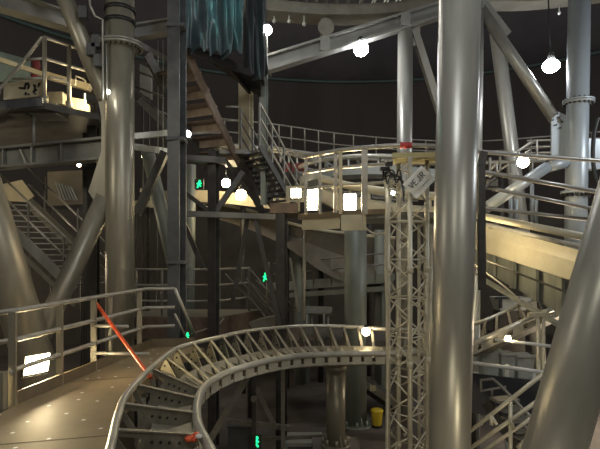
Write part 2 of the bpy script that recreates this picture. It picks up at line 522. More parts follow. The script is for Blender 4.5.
# column by the walkway with braces
def to_floor(p0, p1):
    t = p0.z / (p0.z - p1.z); return lerp(p0, p1, t)
c1 = thing('steel_column', 'tall flanged steel column with welded diagonal braces behind the walkway handrail', 'column', V((P(119.5, 0, 9.5).x, 9.5, 0)))
x1 = P(120, 0, 9.5).x
b = MB(); b.tube((x1, 9.5, 0), (x1, 9.5, 10.5), .262, None, 32); b.build('shaft', 'tan', c1)
base_plate(c1, x1, 9.5, 0, .26, 'tan')
b = MB(); flange(b, (x1 + .02, 9.5, P(0, 46, 9.5).z), Z, .26, .41, .045, 22, m='galv', root=c1)
for yy in (11, 23):
    b = MB(); z = P(0, yy, 9.5).z
    b.tube((x1, 9.5, z - .035), (x1, 9.5, z + .035), .285, None, 24)
    b.build('strap', 'black', c1)
br0 = P(60, -14, 9.5); br1 = P(106, 100, 9.5)
b = MB(); b.tube(br0 + (br0 - br1) * .4, br1, .158, None, 24); b.build('upper_brace', 'tan', c1)
lb0 = P(106, 197, 9.5); lb1 = P(28, 365, 9.5)
b = MB(); b.tube(lb0, to_floor(lb0, lb1), .185, None, 24); b.build('lower_brace', 'tan', c1)
b = MB(); b.plate([P(96, 82, 9.5), P(114, 82, 9.5), P(114, 215, 9.5), P(104, 215, 9.5), P(90, 192, 9.5), P(103, 152, 9.5), P(103, 118, 9.5)], V((0, .16, 0)))
b.build('gusset_plate', 'tan', c1)
b = MB(); b.path([P(103, 100, 9.15), P(103, 20, 9.15), P(95, 16, 9.1), P(90, 5, 9.1), P(89, -14, 9.1)], .022, 8)
b.path([P(107, 100, 9.2), P(106, 30, 9.2)], .016, 6)
b.build('conduit', 'galv', c1)
for x, y in ((84, 13), (97, 42), (92, 50), (99, 61)):
    b = MB(); b.box(P(x, y, 9.3), .16, .14, .22); b.build('junction_box', 'darkblue', c1)

cl = thing('leaning_column', 'thick tan pipe leaning inward at the far left of the walkway', 'column', to_floor(P(-18, 190, 8.2), P(30, 345, 8.2)))
b = MB(); p0, p1 = P(-22, 175, 8.2), P(30, 345, 8.2)
b.tube(p0 + (p0 - p1) * 1.6, to_floor(p0, p1), .31, None, 28); b.build('shaft', 'tan', cl)

def column(label, pts, r, m, flanges=(), base=True, name='steel_column', nb=18, top_ext=0, bolt=None, z0=0.0):
    p0, p1 = pts
    d = (p0 - p1).normalized(); base_p = p1
    base_p = lerp(p0, p1, (p0.z - z0) / (p0.z - p1.z))
    t = thing(name, label, 'column', base_p)
    b = MB(); b.tube(p0 + d * top_ext, base_p, r, None, 32); b.build('shaft', m, t)
    if base: base_plate(t, base_p.x, base_p.y, z0, r, m)
    for p in flanges:
        b = MB(); flange(b, p, d, r, r * 1.42, .05, nb, .024, m=m, root=t)
    return t
c5 = column('thickest bare steel column standing alone right of the truss tower', (P(460, -10, 6.0), P(449.5, 449, 6.0)), .242, 'galv', top_ext=.6)
c5b = c5
c6 = column('pale column partly hidden behind the thickest column, braced near its top', (P(474, -10, 13), P(469, 400, 13)), .25, 'galv', top_ext=.5)
b = MB(); q0 = P(478, 5, 13); q1 = P(558, 124, 12.6)
b.tube(q0, q1, .145, None, 20); b.build('diagonal_brace', 'galv', c6)
b = MB(); b.plate([P(477, -2, 13), P(488, 2, 13), P(511, 32, 12.9), P(505, 38, 12.9), P(477, 20, 13)], V((0, .06, 0))); b.build('gusset_plate', 'galv', c6)
c7 = column('pale blue grey flanged column at the right with a bolted gusset plate', (P(579.5, -10, 12.4), P(574.5, 300, 12.4)), .255, 'galvblue', [P(578.5, 102, 12.4)], top_ext=.4)
b = MB(); g = [P(551, 120, 12.5), P(558, 112, 12.5), P(569, 117, 12.5), P(569, 166, 12.5), P(551, 158, 12.5)]
b.plate(g, V((0, .05, 0))); gp = b.build('gusset_plate', 'galvblue', c7)
for x, y in ((553, 120), (556, 125), (559, 117), (562, 122), (557, 114), (560, 128)):
    b = MB(); p = P(x, y, 12.46); b.tube(p, p - V((0, .03, 0)), .02, None, 8); b.build('bolt', 'bolt', gp)
b = MB(); z = P(0, 193, 12.4).z; x = P(575.5, 0, 12.4).x
b.tube((x, 12.4, z - .02), (x, 12.4, z + .05), .34, None, 24); fo = b.build('lower_flange', 'galvblue', c7)
for i in range(16):
    b = MB(); an = math.pi * i / 8; q = V((x + .3 * math.cos(an), 12.4 + .3 * math.sin(an), z - .1)); b.tube(q, q + Z * .09, .04, None, 6); b.build('bolt', 'bolt', fo)
b = MB(); b.tube(P(486, 208, 12.0), P(547, 167, 12.3), .135, None, 20); b.tube(P(545, 168.5, 12.3), P(566, 162, 12.4), .12, .15, 20); b.build('lower_brace', 'galvblue', c7)
b = MB(); b.box(P(591, 155, 12.6), .32, .3, .75); b.build('cable_box', 'galvblue', c7)
b = MB(); b.path(spline([P(598, 118, 12.2), P(594, 135, 12.2), P(593, 160, 12.2), P(597, 182, 12.2), P(604, 190, 12.2)], 6), .05, 8); b.build('cable_loop', 'black', c7)
c8 = column('thin leaning column seen between the thickest column and the dome lamp', (P(496, 28, 16), P(513, 160, 16)), .22, 'galv', base=False, top_ext=.3)
c4 = column('slim pale column rising behind the truss tower to the sloping beam', (P(405.5, 25, 12.0), P(404, 200, 12.0)), .18, 'galv')
b = MB(); b.bar(P(414, 30, 12.0), P(440, 112, 12.0), .16, .2, (0, 1, 0)); b.plate([P(408, 25, 12), P(420, 25, 12), P(420, 46, 12), P(413, 46, 12)], V((0, .05, 0))); b.build('diagonal_brace', 'galv', c4)
cp = column('short thick green grey pillar under the lamp lit middle deck', (P(355.5, 229, 12.86), P(355.5, 432, 12.86)), .285, 'greengrey', z0=0)
ct = column('short tan column holding up the curved track from below', (V((P(336, 0, 10.1).x, 10.1, P(0, 362, 10.1).z)), P(335.5, 449, 10.1)), .195, 'tan', z0=.55)
b = MB(); z = P(0, 366, 10.1).z; x = P(336, 0, 10.1).x; b.tube((x, 10.1, z - .08), (x, 10.1, z + .05), .22, None, 24); b.tube((x, 10.1, z + .05), (x, 10.1, z + .25), .16, None, 20); b.build('cap', 'tan', ct)
b = MB(); b.box((x, 10.1, .27), .95, .95, .54); tag(b.build('concrete_plinth', 'concrete', loc=(x, 10.1, 0)), 'dark square concrete plinth under the short tan column', 'plinth')
p0, p1 = P(629, 190, 4.5), P(554, 449, 4.5)
cf = column('very thick grey pipe leaning across the right foreground', (p0, p1), .253, 'galv', base=False, top_ext=2.2, name='leaning_column')
cq = column('thin pale grey column just right of the dark stair tower post', (P(189.5, 165, 13.95), P(188, 300, 13.95)), .18, 'greengrey', base=False)

# ------------------------------------------------------------------ truss tower
tw = thing('truss_tower', 'tall slender lattice truss tower at the corner of the lamp lit deck', 'tower', (P(408, 0, 7.9).x, 7.9, 0))
zt = P(0, 160, 7.9).z
ch = [V((P(388, 0, 7.9).x, 7.9, 0)), V((P(410, 0, 7.62).x, 7.62, 0)), V((P(427, 0, 7.95).x, 7.95, 0)), V((P(398.5, 0, 8.25).x, 8.25, 0))]
for i, c in enumerate(ch):
    b = MB(); b.tube(c, c + Z * zt, .036, None, 12); b.build('chord', 'tower', tw)
for i in range(4):
    a_, c_ = ch[i], ch[(i + 1) % 4]
    b = MB(); z = .15; k = 0
    while z < zt - .3:
        s0, s1 = (a_, c_) if k % 2 == 0 else (c_, a_)
        b.tube(s0 + Z * z, s1 + Z * (z + .30), .014, None, 6)
        if k % 2 == 1 : b.tube(a_ + Z * (z + .30), c_ + Z * (z + .30), .012, None, 6)
        z += .30; k += 1
    b.build('lacing', 'tower', tw)
for zz in (1.3, 2.75, 4.2):
    for c in ch:
        b = MB(); b.tube(c + Z * (zz - .05), c + Z * (zz + .05), .05, None, 10); b.build('joint_collar', 'tower', tw)
# extra verticals behind (second slim mast)
mz = thing('lattice_mast', 'narrow pale lattice mast squeezed between the truss tower and the thickest column', 'tower', (P(425, 0, 8.9).x, 8.9, 0))
m_ = [V((P(419, 0, 8.8).x, 8.8, 0)), V((P(431, 0, 8.8).x, 8.8, 0)), V((P(425, 0, 9.05).x, 9.05, 0))]
for c in m_:
    b = MB(); b.tube(c, c + Z * 4.95, .028, None, 10); b.build('chord', 'tower', mz)
for i in range(3):
    b = MB(); k = 0; z = .1
    while z < 4.6:
        a_, c_ = m_[i], m_[(i + 1) % 3]
        if k % 2: a_, c_ = c_, a_
        b.tube(a_ + Z * z, c_ + Z * (z + .24), .012, None, 6); z += .24; k += 1
    b.build('lacing', 'tower', mz)

# yellow board resting on tower top, cable bundle, paper
zt2 = zt + .03
bc = P(413, 157, 7.9)
b = MB(); b.slab([(P(392, 0, 7.75).x, 7.72), (P(438, 0, 7.7).x, 7.66), (P(440, 0, 8.1).x, 8.15), (P(394, 0, 8.2).x, 8.25)], zt, zt + .08)
tag(b.build('straw_board', 'straw', loc=(bc.x, 7.9, zt)), 'straw coloured flat board resting on top of the truss tower', 'board')
pc = P(419, 182, 7.48)
sx, sz = V((.70, 0, .71)).normalized(), V((-.71, .0, .70)).normalized()
ps = thing('paper_sign', 'tilted crumpled white paper with big letters hanging on the truss tower', 'sign', pc)
b = MB(); N = 8; vs = []
for j in range(N + 1):
    for i in range(N + 1):
        u, w = i / N - .5, j / N - .5
        vs.append(pc + sx * u * .40 + sz * w * .30 + V((0, 1, 0)) * (.018 * math.sin(u * 9 + w * 4) + .012 * math.sin(w * 13)))
vs += [v + V((0, .006, 0)) for v in vs]
o = (N + 1) ** 2
fs = []
for j in range(N):
    for i in range(N):
        q = [j * (N + 1) + i, j * (N + 1) + i + 1, (j + 1) * (N + 1) + i + 1, (j + 1) * (N + 1) + i]
        fs.append(q); fs.append([k + o for k in q][::-1])
b.add(vs, fs, True); b.build('sheet', 'paper', ps)
def stroke(b, o, pts, w=.013, sc=1.0):
    for a_, c_ in zip(pts, pts[1:]):
        b.bar(o + sx * a_[0] * sc + sz * a_[1] * sc, o + sx * c_[0] * sc + sz * c_[1] * sc, .006, w, sz if abs(a_[0] - c_[0]) > abs(a_[1] - c_[1]) else sx)
LET = {'V': [[(0, 1), (.3, 0), (.6, 1)]], 'E': [[(.55, 1), (0, 1), (0, 0), (.55, 0)], [(0, .5), (.45, .5)]],
       'J': [[(.5, 1), (.5, .2), (.3, 0), (0, .15)]], 'R': [[(0, 0), (0, 1), (.45, 1), (.5, .75), (.4, .52), (0, .5)], [(.2, .5), (.55, 0)]]}
b = MB()
for i, L in enumerate('VEJR'):
    for st in LET[L]:
        stroke(b, pc + V((0, -.04, 0)) + sx * (-.155 + i * .078) + sz * .0, st, .014, .085)
b.build('lettering', 'ink', ps)
b = MB(); stroke(b, pc + V((0, -.04, 0)) + sx * -.02 + sz * -.075, [(0, 0), (.15, 0)], .009); b.build('small_print', 'ink', ps)
b = MB()
for k in range(5):
    q = [P(383 + random.uniform(-1, 1), 168 + k, 7.7)]
    for i in range(5): q.append(P(384 + i * 4.2 + random.uniform(-2, 2), 172 + random.uniform(-6, 10) + k, 7.55 + random.uniform(-.05, .1)))
    q.append(P(404, 190 + 3 * k, 7.6)); b.path(spline(q, 5), .012, 6)
b.box(P(384, 169, 7.6), .12, .1, .05); b.box(P(389, 164, 7.6), .1, .08, .06)
tag(b.build('cable_bundle', 'black', loc=P(390, 175, 7.7)), 'tangle of black cables and clamps tied to the top of the truss tower', 'cable')
b = MB(); b.path(spline([P(361, 216, 8.7), P(366, 228, 8.5), P(376, 234, 8.2), P(386, 233, 7.95)], 8), .016, 6)
tag(b.build('hanging_cable', 'tower', loc=P(361, 216, 8.7)), 'thin pale cable drooping from the deck edge to the truss tower', 'cable')
b = MB(); b.path(spline([P(384, 172, 7.7), P(387, 200, 7.7), P(386, 260, 7.75), P(388, 330, 7.75), P(387, 449, 7.8)], 8), .03, 8)
tag(b.build('cable_duct', 'tower', loc=P(387, 449, 7.8)), 'pale vertical conduit strapped along the near side of the truss tower', 'conduit')

# ------------------------------------------------------------------ middle deck with rails
MZ = EY + .66
def md(x, d): return ((x - 300) / F * d, d)
dk = thing('deck', 'lamp lit middle deck meeting in a corner at the truss tower', 'deck', (*md(400, 9.4), MZ))
b = MB(); b.slab([md(306, 9.75), md(340, 9.1), md(385, 8.78), md(405, 8.65), md(420, 8.68), md(436, 8.75), md(470, 9.2), md(470, 10.5), md(306, 10.9)], MZ - .10, MZ); b.build('deck_plate', 'girder', dk)
def fas(x0, d0, x1, d1, za, zb, m, nm):
    b = MB(); b.plate([V((*md(x0, d0), MZ + za)), V((*md(x1, d1), MZ + za)), V((*md(x1, d1), MZ + zb)), V((*md(x0, d0), MZ + zb))], V((0, .05, 0))); b.build(nm, m, dk)
fas(302, 9.75, 340, 9.08, -.27, -.07, 'cream', 'fascia'); fas(341, 9.0, 366, 8.85, -.31, -.03, 'creamlight', 'fascia')
fas(298, 9.8, 340, 9.05, -.07, .05, 'deckedge', 'edge_board'); fas(340, 9.05, 388, 8.72, -.03, .06, 'deckedge', 'edge_board')
mr = thing('handrail', 'grey handrail with flat posts around the lamp lit middle deck, red tape at its corner', 'handrail', (*md(405, 8.55), MZ))
h = 1.79 + EY
top = [V((*md(303, 9.6), h)), V((*md(339, 8.98), h)), V((*md(372, 8.7), h)), V((*md(398, 8.54), h)), V((*md(413, 8.54), h)), V((*md(436, 8.62), h)), V((*md(470, 9.04), h)), V((*md(530, 9.5), h)), V((*md(610, 10.1), h))]
b = MB(); b.path(top, .04, 12); b.build('rail', 'rail', mr)
b = MB(); b.path([v + V((0, 0, -.30)) + V((0, .05, 0)) for v in top[:6]], .03, 8); b.build('rail', 'rail', mr)
b = MB(); b.path([v + V((0, 0, -.62)) + V((0, .05, 0)) for v in top[:5]], .028, 8); b.build('rail', 'rail', mr)
for (xa, ya, da, xb, yb, db, r) in ((468, 169, 9.1, 604, 193, 9.7, .045), (470, 184, 9.1, 604, 211, 9.6, .038), (468, 206.5, 9.1, 604, 221, 9.7, .036)):
    b = MB(); b.path([P(xa, ya, da), P(xb, yb, db)], r, 10); b.build('rail', 'rail', mr)
for x, d, yt, yb, w, mm in ((306, 9.58, 158, 214, .05, 'rail'), (320, 9.3, 156, 214, .04, 'rail'), (335.5, 9.05, 152, 213, .055, 'rail'), (340.5, 8.98, 151, 214, .05, 'cream'), (364.5, 8.76, 149, 214, .085, 'rail')):
    b = MB(); b.bar(P(x, yb, d), P(x, yt, d), w * 1.25, .03, (0, 1, 0)); b.build('post', mm, mr)
b = MB(); b.bar(P(482, 290, 9.0), P(481, 166, 9.0), .12, .10, (0, 1, 0)); b.bar(P(481, 166, 9.0), P(484, 152, 9.03), .12, .08, (0, 1, 0)); b.build('post', 'dark', mr, 'dark square post below the rails')
b = MB(); b.path([P(484, 190, 9.05), P(490, 182, 9.05), P(496, 178, 9.05)], .03, 6); b.box(P(492, 183, 9.1), .18, .1, .12); b.build('rail_clamp', 'darkrail', mr)
b = MB(); b.tube(top[3] + (top[4] - top[3]) * .12, top[3] + (top[4] - top[3]) * .92, .052, None, 12); b.build('tape_wrap', 'red', mr, 'red tape wrapped round the rail corner')
flood('floodlight', 'glowing floodlight on the middle deck nearer the stair', P(312, 199, 9.9), .20, .40, .14, (-.15, -1, .05))
flood('floodlight', 'glowing floodlight on the middle deck between two flat rail posts', P(350, 205, 9.7), .22, .40, .14, (.0, -1, .05))
flood('floodlight', 'bright lens behind the stair foot lighting the cream board', P(296, 193, 10.9), .20, .18, .14, (.0, -1, .05))
b = MB(); b.plate([P(286, 186, 11.5), P(304, 186, 11.5), P(304, 202, 11.5), P(286, 202, 11.5)], V((0, .04, 0)))
tag(b.build('cream_board', 'cream', loc=P(295, 202, 11.5)), 'small cream board lit by the floodlight behind the stair foot', 'board')

# ------------------------------------------------------------------ long ramp girder at right
rg = thing('ramp_girder', 'deep cream topped girder sloping down across the right side behind the rails', 'girder', P(520, 300, 11))
def rp(x0, y0, x1, y1, d0=12.2, d1=8.6): return P(x0, y0, d0), P(x1, y1, d1)
a0, a1 = rp(466, 219, 606, 258); b0, b1 = rp(466, 246, 606, 292)
b = MB(); b.plate([a0, a1, lerp(a1, b1, .42) + V((0, -.12, 0)), lerp(a0, b0, .42) + V((0, -.12, 0))], V((0, .05, 0)))
b.plate([lerp(a0, b0, .42) + V((0, -.12, 0)), lerp(a1, b1, .42) + V((0, -.12, 0)), b1, b0], V((0, .05, 0)))
b.build('cream_flange', 'creamlight', rg)
k0, k1 = rp(466, 264, 606, 345)
off = V((.25, .35, 0))
b = MB(); b.plate([b0 + off, b1 + off, k1 + off, k0 + off], V((0, .05, 0))); b.build('web_plate', 'web', rg)
for t in (.05, .22, .39, .56, .73, .9):
    p = lerp(b0, b1, t) + off * .7; q = lerp(k0, k1, t) + off * .7
    b = MB(); b.bar(p, q, .06, .22, (0, 1, 0)); b.build('web_stiffener', 'web', rg)
l0, l1 = rp(466, 269, 606, 353)
b = MB(); b.bar(l0, l1, .16, .05); b.build('bottom_flange', 'web', rg)
b = MB(); b.path([P(472, 214, 10.2), P(604, 241, 8.8)], .07, 12); b.build('edge_pipe', 'creamlight', rg)
b = MB(); b.path([P(484, 224, 10.6), P(604, 252, 8.7)], .042, 12); b.build('edge_pipe', 'rail', rg)
for x in (500,):
    t = (x - 466) / 140
    b = MB(); b.box(lerp(a0, a1, t) + V((0, -.1, .0)), .16, .16, .12); b.build('pipe_saddle', 'girder', rg)
b = MB(); b.path([P(478, 258, 10.4), P(500, 266, 10.0), P(560, 290, 9.2), P(606, 310, 8.4)], .022, 8); b.build('cable', 'dark', rg)
b = MB(); b.path([P(472, 263, 10.4), P(500, 283, 10.0), P(520, 300, 9.6)], .02, 8); b.build('cable', 'rail', rg)

flood('floodlight', 'floodlight beside the thickest column washing the cream ramp girder with warm light', P(470, 246, 10.0), .2, .2, .14, (.9, .45, .05))
b = MB(); p = P(470, 246, 10.0); b.tube(V((p.x - .05, p.y, 0)), V((p.x - .05, p.y, p.z - .12)), .03, None, 8)
tag(b.build('lamp_stand', 'dark', loc=V((p.x - .05, p.y, 0))), 'dark pole stand carrying the floodlight beside the thickest column', 'stand')
# ------------------------------------------------------------------ stair tower
tp = thing('stair_tower_post', 'dark blue grey H section post standing in front of the upper stair flight', 'post', V((P(177, 0, 9.6).x, 9.6, 0)))
x = P(177, 0, 9.6).x
b = MB(); b.ibeam(V((x, 9.6, 0)), V((x, 9.6, 10.4)), .26, .26, .03, .03, (.35, 1, 0)); b.build('shaft', 'darkblue', tp)
for yy in (28, 140, 262):
    b = MB(); b.box((x, 9.6, P(0, yy, 9.6).z), .34, .34, .06); b.build('splice_plate', 'darkblue', tp)
b = MB(); b.box((x, 9.6, .03), .5, .5, .06); b.build('base_plate', 'darkblue', tp)

S0, S1 = P(184, 46, 10.0), P(263, 214, 13.0)
run = V((S1.x - S0.x, S1.y - S0.y, 0)).normalized()
lf = V((-run.y, run.x, 0)); lf = lf if lf.x < 0 else -lf
up_st = thing('staircase', 'upper stair flight with brown risers below the hanging plastic sheets', 'stair', lerp(S0, S1, .6))
b = MB(); b.bar(S0, lerp(S0, S1, .64), .05, .20); b.build('stringer', 'brown', up_st)
b = MB(); b.bar(S0 + lf * .95, lerp(S0, S1, .64) + lf * .95, .05, .26); b.build('stringer', 'dark', up_st)
nst = 7
for i in range(1, nst):
    p = lerp(S0, S1, .64 * i / nst)
    b = MB(); c = p + lf * .475
    dz = (S0.z - S1.z) * .64 / nst; dr = (V((S1.x, S1.y, 0)) - V((S0.x, S0.y, 0))).length * .64 / nst
    q = lambda a, k, z: p + lf * a + run * k + Z * z
    b.add([q(.02, 0, 0), q(.93, 0, 0), q(.93, dr, 0), q(.02, dr, 0)] + [q(.02, 0, -.03), q(.93, 0, -.03), q(.93, dr, -.03), q(.02, dr, -.03)],
          [[0, 1, 2, 3], [7, 6, 5, 4], [0, 4, 5, 1], [1, 5, 6, 2], [2, 6, 7, 3], [3, 7, 4, 0]])
    b.build('tread', 'brown', up_st)
    b = MB(); b.plate([q(.02, dr, -.02), q(.93, dr, -.02), q(.93, dr, -.02 - dz * .62), q(.02, dr, -.02 - dz * .62)], run * .012); b.build('riser', 'risertan', up_st)
L0 = P(240, 151, 11.9); S2 = P(276, 211, 12.7)
run = V((S2.x - L0.x, S2.y - L0.y, 0)).normalized(); lf = V((-run.y, run.x, 0)); lf = lf if lf.x < 0 else -lf
lo_st = thing('staircase', 'lower stair flight with slanted handrails leading down to the lamp lit deck', 'stair', S2)
rt = -lf * .75
b = MB(); b.bar(lerp(S0, S1, .645), S1, .06, .24); b.build('main_stringer', 'dark', lo_st)
b = MB(); b.bar(L0, S2, .04, .20); b.build('stringer', 'dark', lo_st)
b = MB(); b.bar(L0 + rt, S2 + rt, .04, .13); b.build('stringer', 'dark', lo_st)
b = MB(); b.slab([md(219, 11.7), md(243, 11.7), md(268, 12.3), md(268, 13.6), md(226, 13.6)], L0.z - .10, L0.z); b.build('landing', 'girder', lo_st)
for hh in (1.05, .72):
    b = MB(); b.path([P(226, 151, 11.8) + Z * hh, L0 + Z * hh], .024, 8); b.build('rail', 'rail', lo_st)
for i in range(1, 12):
    p = lerp(L0, S2, i / 12)
    b = MB(); q = lambda a, k, z: p - lf * a + run * k + Z * z
    b.add([q(.03, -.1, 0), q(.72, -.1, 0), q(.72, .12, 0), q(.03, .12, 0), q(.03, -.1, -.035), q(.72, -.1, -.035), q(.72, .12, -.035), q(.03, .12, -.035)],
          [[0, 1, 2, 3], [7, 6, 5, 4], [0, 4, 5, 1], [1, 5, 6, 2], [2, 6, 7, 3], [3, 7, 4, 0]])
    b.build('tread', 'dark', lo_st)
for side, hh in ((0.02, (1.0, .68, .36)), (.72, (1.0, .68, .36))):
    for h_ in hh:
        b = MB(); b.path([L0 - lf * side + Z * h_, S2 - lf * side + Z * h_, S2 - lf * side + Z * (h_ - .1) + run * .1], .024, 8); b.build('rail', 'rail' if side > .1 else 'darkrail', lo_st)
    for t in (.0, .33, .66, 1.0):
        p = lerp(L0, S2, t) - lf * side
        b = MB(); b.bar(p - Z * .1, p + Z * 1.0, .05, .03, run); b.build('post', 'girder', lo_st)

# stair frame
sf = thing('scaffolding', 'dark braced steel frame carrying the stair flights', 'frame', V((P(213, 0, 11.5).x, 11.5, 0)))
def fb(name, x0, y0, d0, x1, y1, d1, w, h, m='dark', up=(0, 1, 0)):
    b = MB(); b.bar(P(x0, y0, d0), P(x1, y1, d1), w, h, up); return b.build(name, m, sf)
b = MB(); x = P(213.5, 0, 11.5).x; b.ibeam((x, 11.5, 0), (x, 11.5, P(0, 150, 11.5).z), .2, .2, .03, .03, (.3, 1, 0)); b.build('post', 'dark', sf)
b = MB(); x = P(281.5, 0, 11.0).x; b.ibeam((x, 11.0, 0), (x, 11.0, P(0, 212, 11.0).z), .20, .2, .03, .03, (.3, 1, 0)); b.build('post', 'dark', sf)
fb('beam', 181, 158, 11.4, 226, 161, 11.4, .14, .22)
fb('beam', 180, 213.5, 11.2, 276, 217, 11.0, .12, .20, 'girder')
fb('beam', 181, 134, 11.6, 222, 132, 11.6, .05, .05, 'rail')
fb('brace', 184, 192, 11.5, 212, 213, 11.5, .10, .10)
fb('brace', 214, 214, 11.5, 243, 172, 11.7, .12, .12)
fb('brace', 183, 220, 11.3, 203, 268, 11.3, .10, .10)
fb('brace', 255, 217, 11.1, 281, 330, 10.9, .10, .12)
fb('brace', 248, 217, 11.2, 233, 300, 11.3, .09, .10)
fb('brace', 224, 158, 11.7, 258, 205, 12.2, .09, .1)
b = MB(); b.plate([P(270, 203, 10.9), P(298, 203, 10.9), P(298, 213, 10.9), P(270, 213, 10.9)], V((0, .03, 0)))
b.slab([md(270, 10.9), md(298, 10.9), md(298, 12.6), md(262, 13.0)], P(0, 212.5, 10.9).z, P(0, 211, 10.9).z); b.build('foot_platform', 'brown', sf)
fb('brace', 165, 152, 10.6, 137, 214, 10.6, .16, .16)
fb('brace', 140, 100, 11.2, 172, 132, 11.2, .16, .14)
fb('brace', 290, 258, 11.8, 299, 312, 11.8, .06, .05, 'galv')
b = MB(); b.tube(P(147, 148, 11.9), P(174, 266, 11.9), .16, None, 16); b.build('pipe_leg', 'greengrey', sf)
b = MB(); b.tube(P(305, 216, 10.4), P(303.5, 320, 10.4), .035, None, 10)
tag(b.build('thin_pole', 'galv', loc=P(303.5, 320, 10.4)), 'thin pale pole dropping from the corner of the lamp lit deck', 'pole')
b = MB(); b.ibeam(P(264, 205, 11.9), P(264.5, 60, 11.9), .12, .16, .02, .02, (.3, 1, 0)); b.box(P(262, 103, 11.85), .12, .14, .25)
tag(b.build('tall_post', 'greengrey', loc=P(264, 205, 11.9)), 'tall thin green grey post below the black plastic sheet', 'post')
b = MB(); b.ibeam(V((P(246, 0, 12.9).x, 12.9, L0.z)), P(246, 70, 12.9), .30, .30, .05, .05, (.25, 1, 0))
tag(b.build('cream_post', 'creamlight', loc=V((P(246, 0, 12.9).x, 12.9, L0.z))), 'short cream post under the tarp platform above the stair rails', 'post')

# tarp platform
pf = thing('upper_platform', 'dark platform at the stair top behind the hanging plastic sheets', 'platform', (-1.6, 11, 8.5))
b = MB(); b.slab([(-2.2, 9.95), (-.86, 11.45), (-.80, 13.2), (-1.05, 13.2)], 8.52, 8.60); b.build('deck_plate', 'mattblack', pf)
b = MB()
for t in (.0, .5, 1.0):
    p = lerp(V((-2.2, 9.95, 8.45)), V((-.86, 11.45, 8.45)), t)
    b.bar(p, p + V((.55 * (1 - t), 1.75, 0)) if t > .1 else V((-.86, 11.45, 8.45)), .06, .14)
b.build('joist', 'mattblack', pf)
b = MB(); b.path([V((-.82, 11.4, 9.5)), V((-.78, 13.2, 9.5))], .03, 8); b.path([V((-.82, 11.4, 9.1)), V((-.78, 13.2, 9.1))], .03, 8); b.build('rail', 'darkrail', pf)

def sheet(name, label, x0, x1, d0, d1, ytop, ybot, m, ph):
    NX, NY = 64, 18; b = MB(); vs = []
    for j in range(NY + 1):
        v = j / NY
        for i in range(NX + 1):
            u = i / NX
            yb = ybot(u)
            y = lerp(ytop, yb, v); x = lerp(x0, x1, u)
            d = lerp(d0, d1, u)
            p = P(x, y, d)
            amp = .035 + .075 * v
            p += V((.6, -1, 0)).normalized() * (amp * (math.sin(u * 13 + ph + v * 1.6) + .45 * math.sin(u * 29 + 2 * ph - v * 3.0) + .25 * math.sin(u * 17 + v * 9)))
            vs.append(p)
    n_ = (NX + 1) * (NY + 1)
    vs += [v + V((0, .01, 0)) for v in vs]
    fs = []
    for j in range(NY):
        for i in range(NX):
            a = j * (NX + 1) + i
            q = [a, a + 1, a + NX + 2, a + NX + 1]
            fs.append(q); fs.append([k + n_ for k in q][::-1])
    b.add(vs, fs, True)
    o = b.build(name, m, loc=P((x0 + x1) / 2, ytop, d0)); tag(o, label, 'tarp'); return o
sheet('plastic_sheet', 'wide teal lit dark plastic sheet hanging above the upper stair', 183, 226, 9.75, 10.1, -22, lambda u: 47 + 7 * u + 2 * math.sin(u * 30), 'tarp', .3)
sheet('plastic_sheet', 'narrow shiny teal plastic sheet hanging beside the wide teal one', 222, 243, 10.0, 10.25, -22, lambda u: 54 - 3 * u + 4 * math.sin(u * 9), 'tarp', 2.1)
sheet('plastic_sheet', 'black plastic sheet hanging on a hoop beside the white bulb', 246, 268, 10.75, 10.95, -22, lambda u: 66 + 14 * math.sin(u * 2.6), 'tarpblk', 4.0)
b = MB(); b.path([P(174, -22, 9.7), P(186, -22.5, 9.78), P(243, -22.5, 10.25), P(270, -22.5, 10.97)], .03, 8)
tag(b.build('curtain_pipe', 'dark', loc=P(186, -22, 9.8)), 'dark pipe above the plastic sheets from which they hang', 'pipe')

# ------------------------------------------------------------------ overhead ring track
ro = [P(150, -26, 11.4), P(200, -10, 11.7), P(250, 2, 12.0), P(290, 7, 12.3), P(330, 9.5, 12.5), P(380, 8.5, 12.6), P(430, 2, 12.8), P(480, -3, 13.3), P(540, -4, 13.9), P(620, -12, 14.6)]
ctr = spline(ro, 8)
def offset(ctr, w, z):
    out = []
    for i, p in enumerate(ctr):
        t = ctr[min(len(ctr) - 1, i + 1)] - ctr[max(0, i - 1)]; s_ = V((t.y, -t.x, 0)).normalized()
        out.append(p + s_ * w + Z * z)
    return out
ring = thing('overhead_track', 'curved overhead coaster track crossing the top behind the white bulbs', 'track', P(325, 20, 11.2))
b = MB(); vs = []
for w, z in ((.30, .0), (-.30, 0), (-.30, -.26), (.30, -.26)): vs.append(offset(ctr, w, z))
m = len(ctr); fl = [vs[k][i] for i in range(m) for k in range(4)]
b.add(fl, [[i * 4 + k, i * 4 + (k + 1) % 4, (i + 1) * 4 + (k + 1) % 4, (i + 1) * 4 + k] for i in range(m - 1) for k in range(4)]); b.build('box_girder', 'ringsteel', ring)
for w in (.55, -.55):
    b = MB(); b.path(offset(ctr, w, .22), .05, 8); b.build('running_rail', 'trackrail', ring)
for w in (.75,):
    b = MB(); b.path(offset(ctr, w, .02), .03, 6); b.build('lower_pipe', 'rail', ring)
ol, orr = offset(ctr, .6, .2), offset(ctr, -.6, .2); oc = offset(ctr, 0, -.02)
for i in range(1, m - 1, 2):
    b = MB(); b.bar(ol[i], orr[i], .05, .05); b.bar(ol[i], oc[i], .05, .06); b.bar(orr[i], oc[i], .05, .06); b.build('track_tie', 'girder', ring)
b = MB(); x = P(325, 0, 12.45).x; b.tube((x, 12.45, P(0, 47, 12.45).z), (x, 12.45, P(0, 16, 12.45).z), .12, None, 20); b.build('hanger_stub', 'galv', ring)
b = MB(); c = P(326, 27, 12.25); n_ = 20
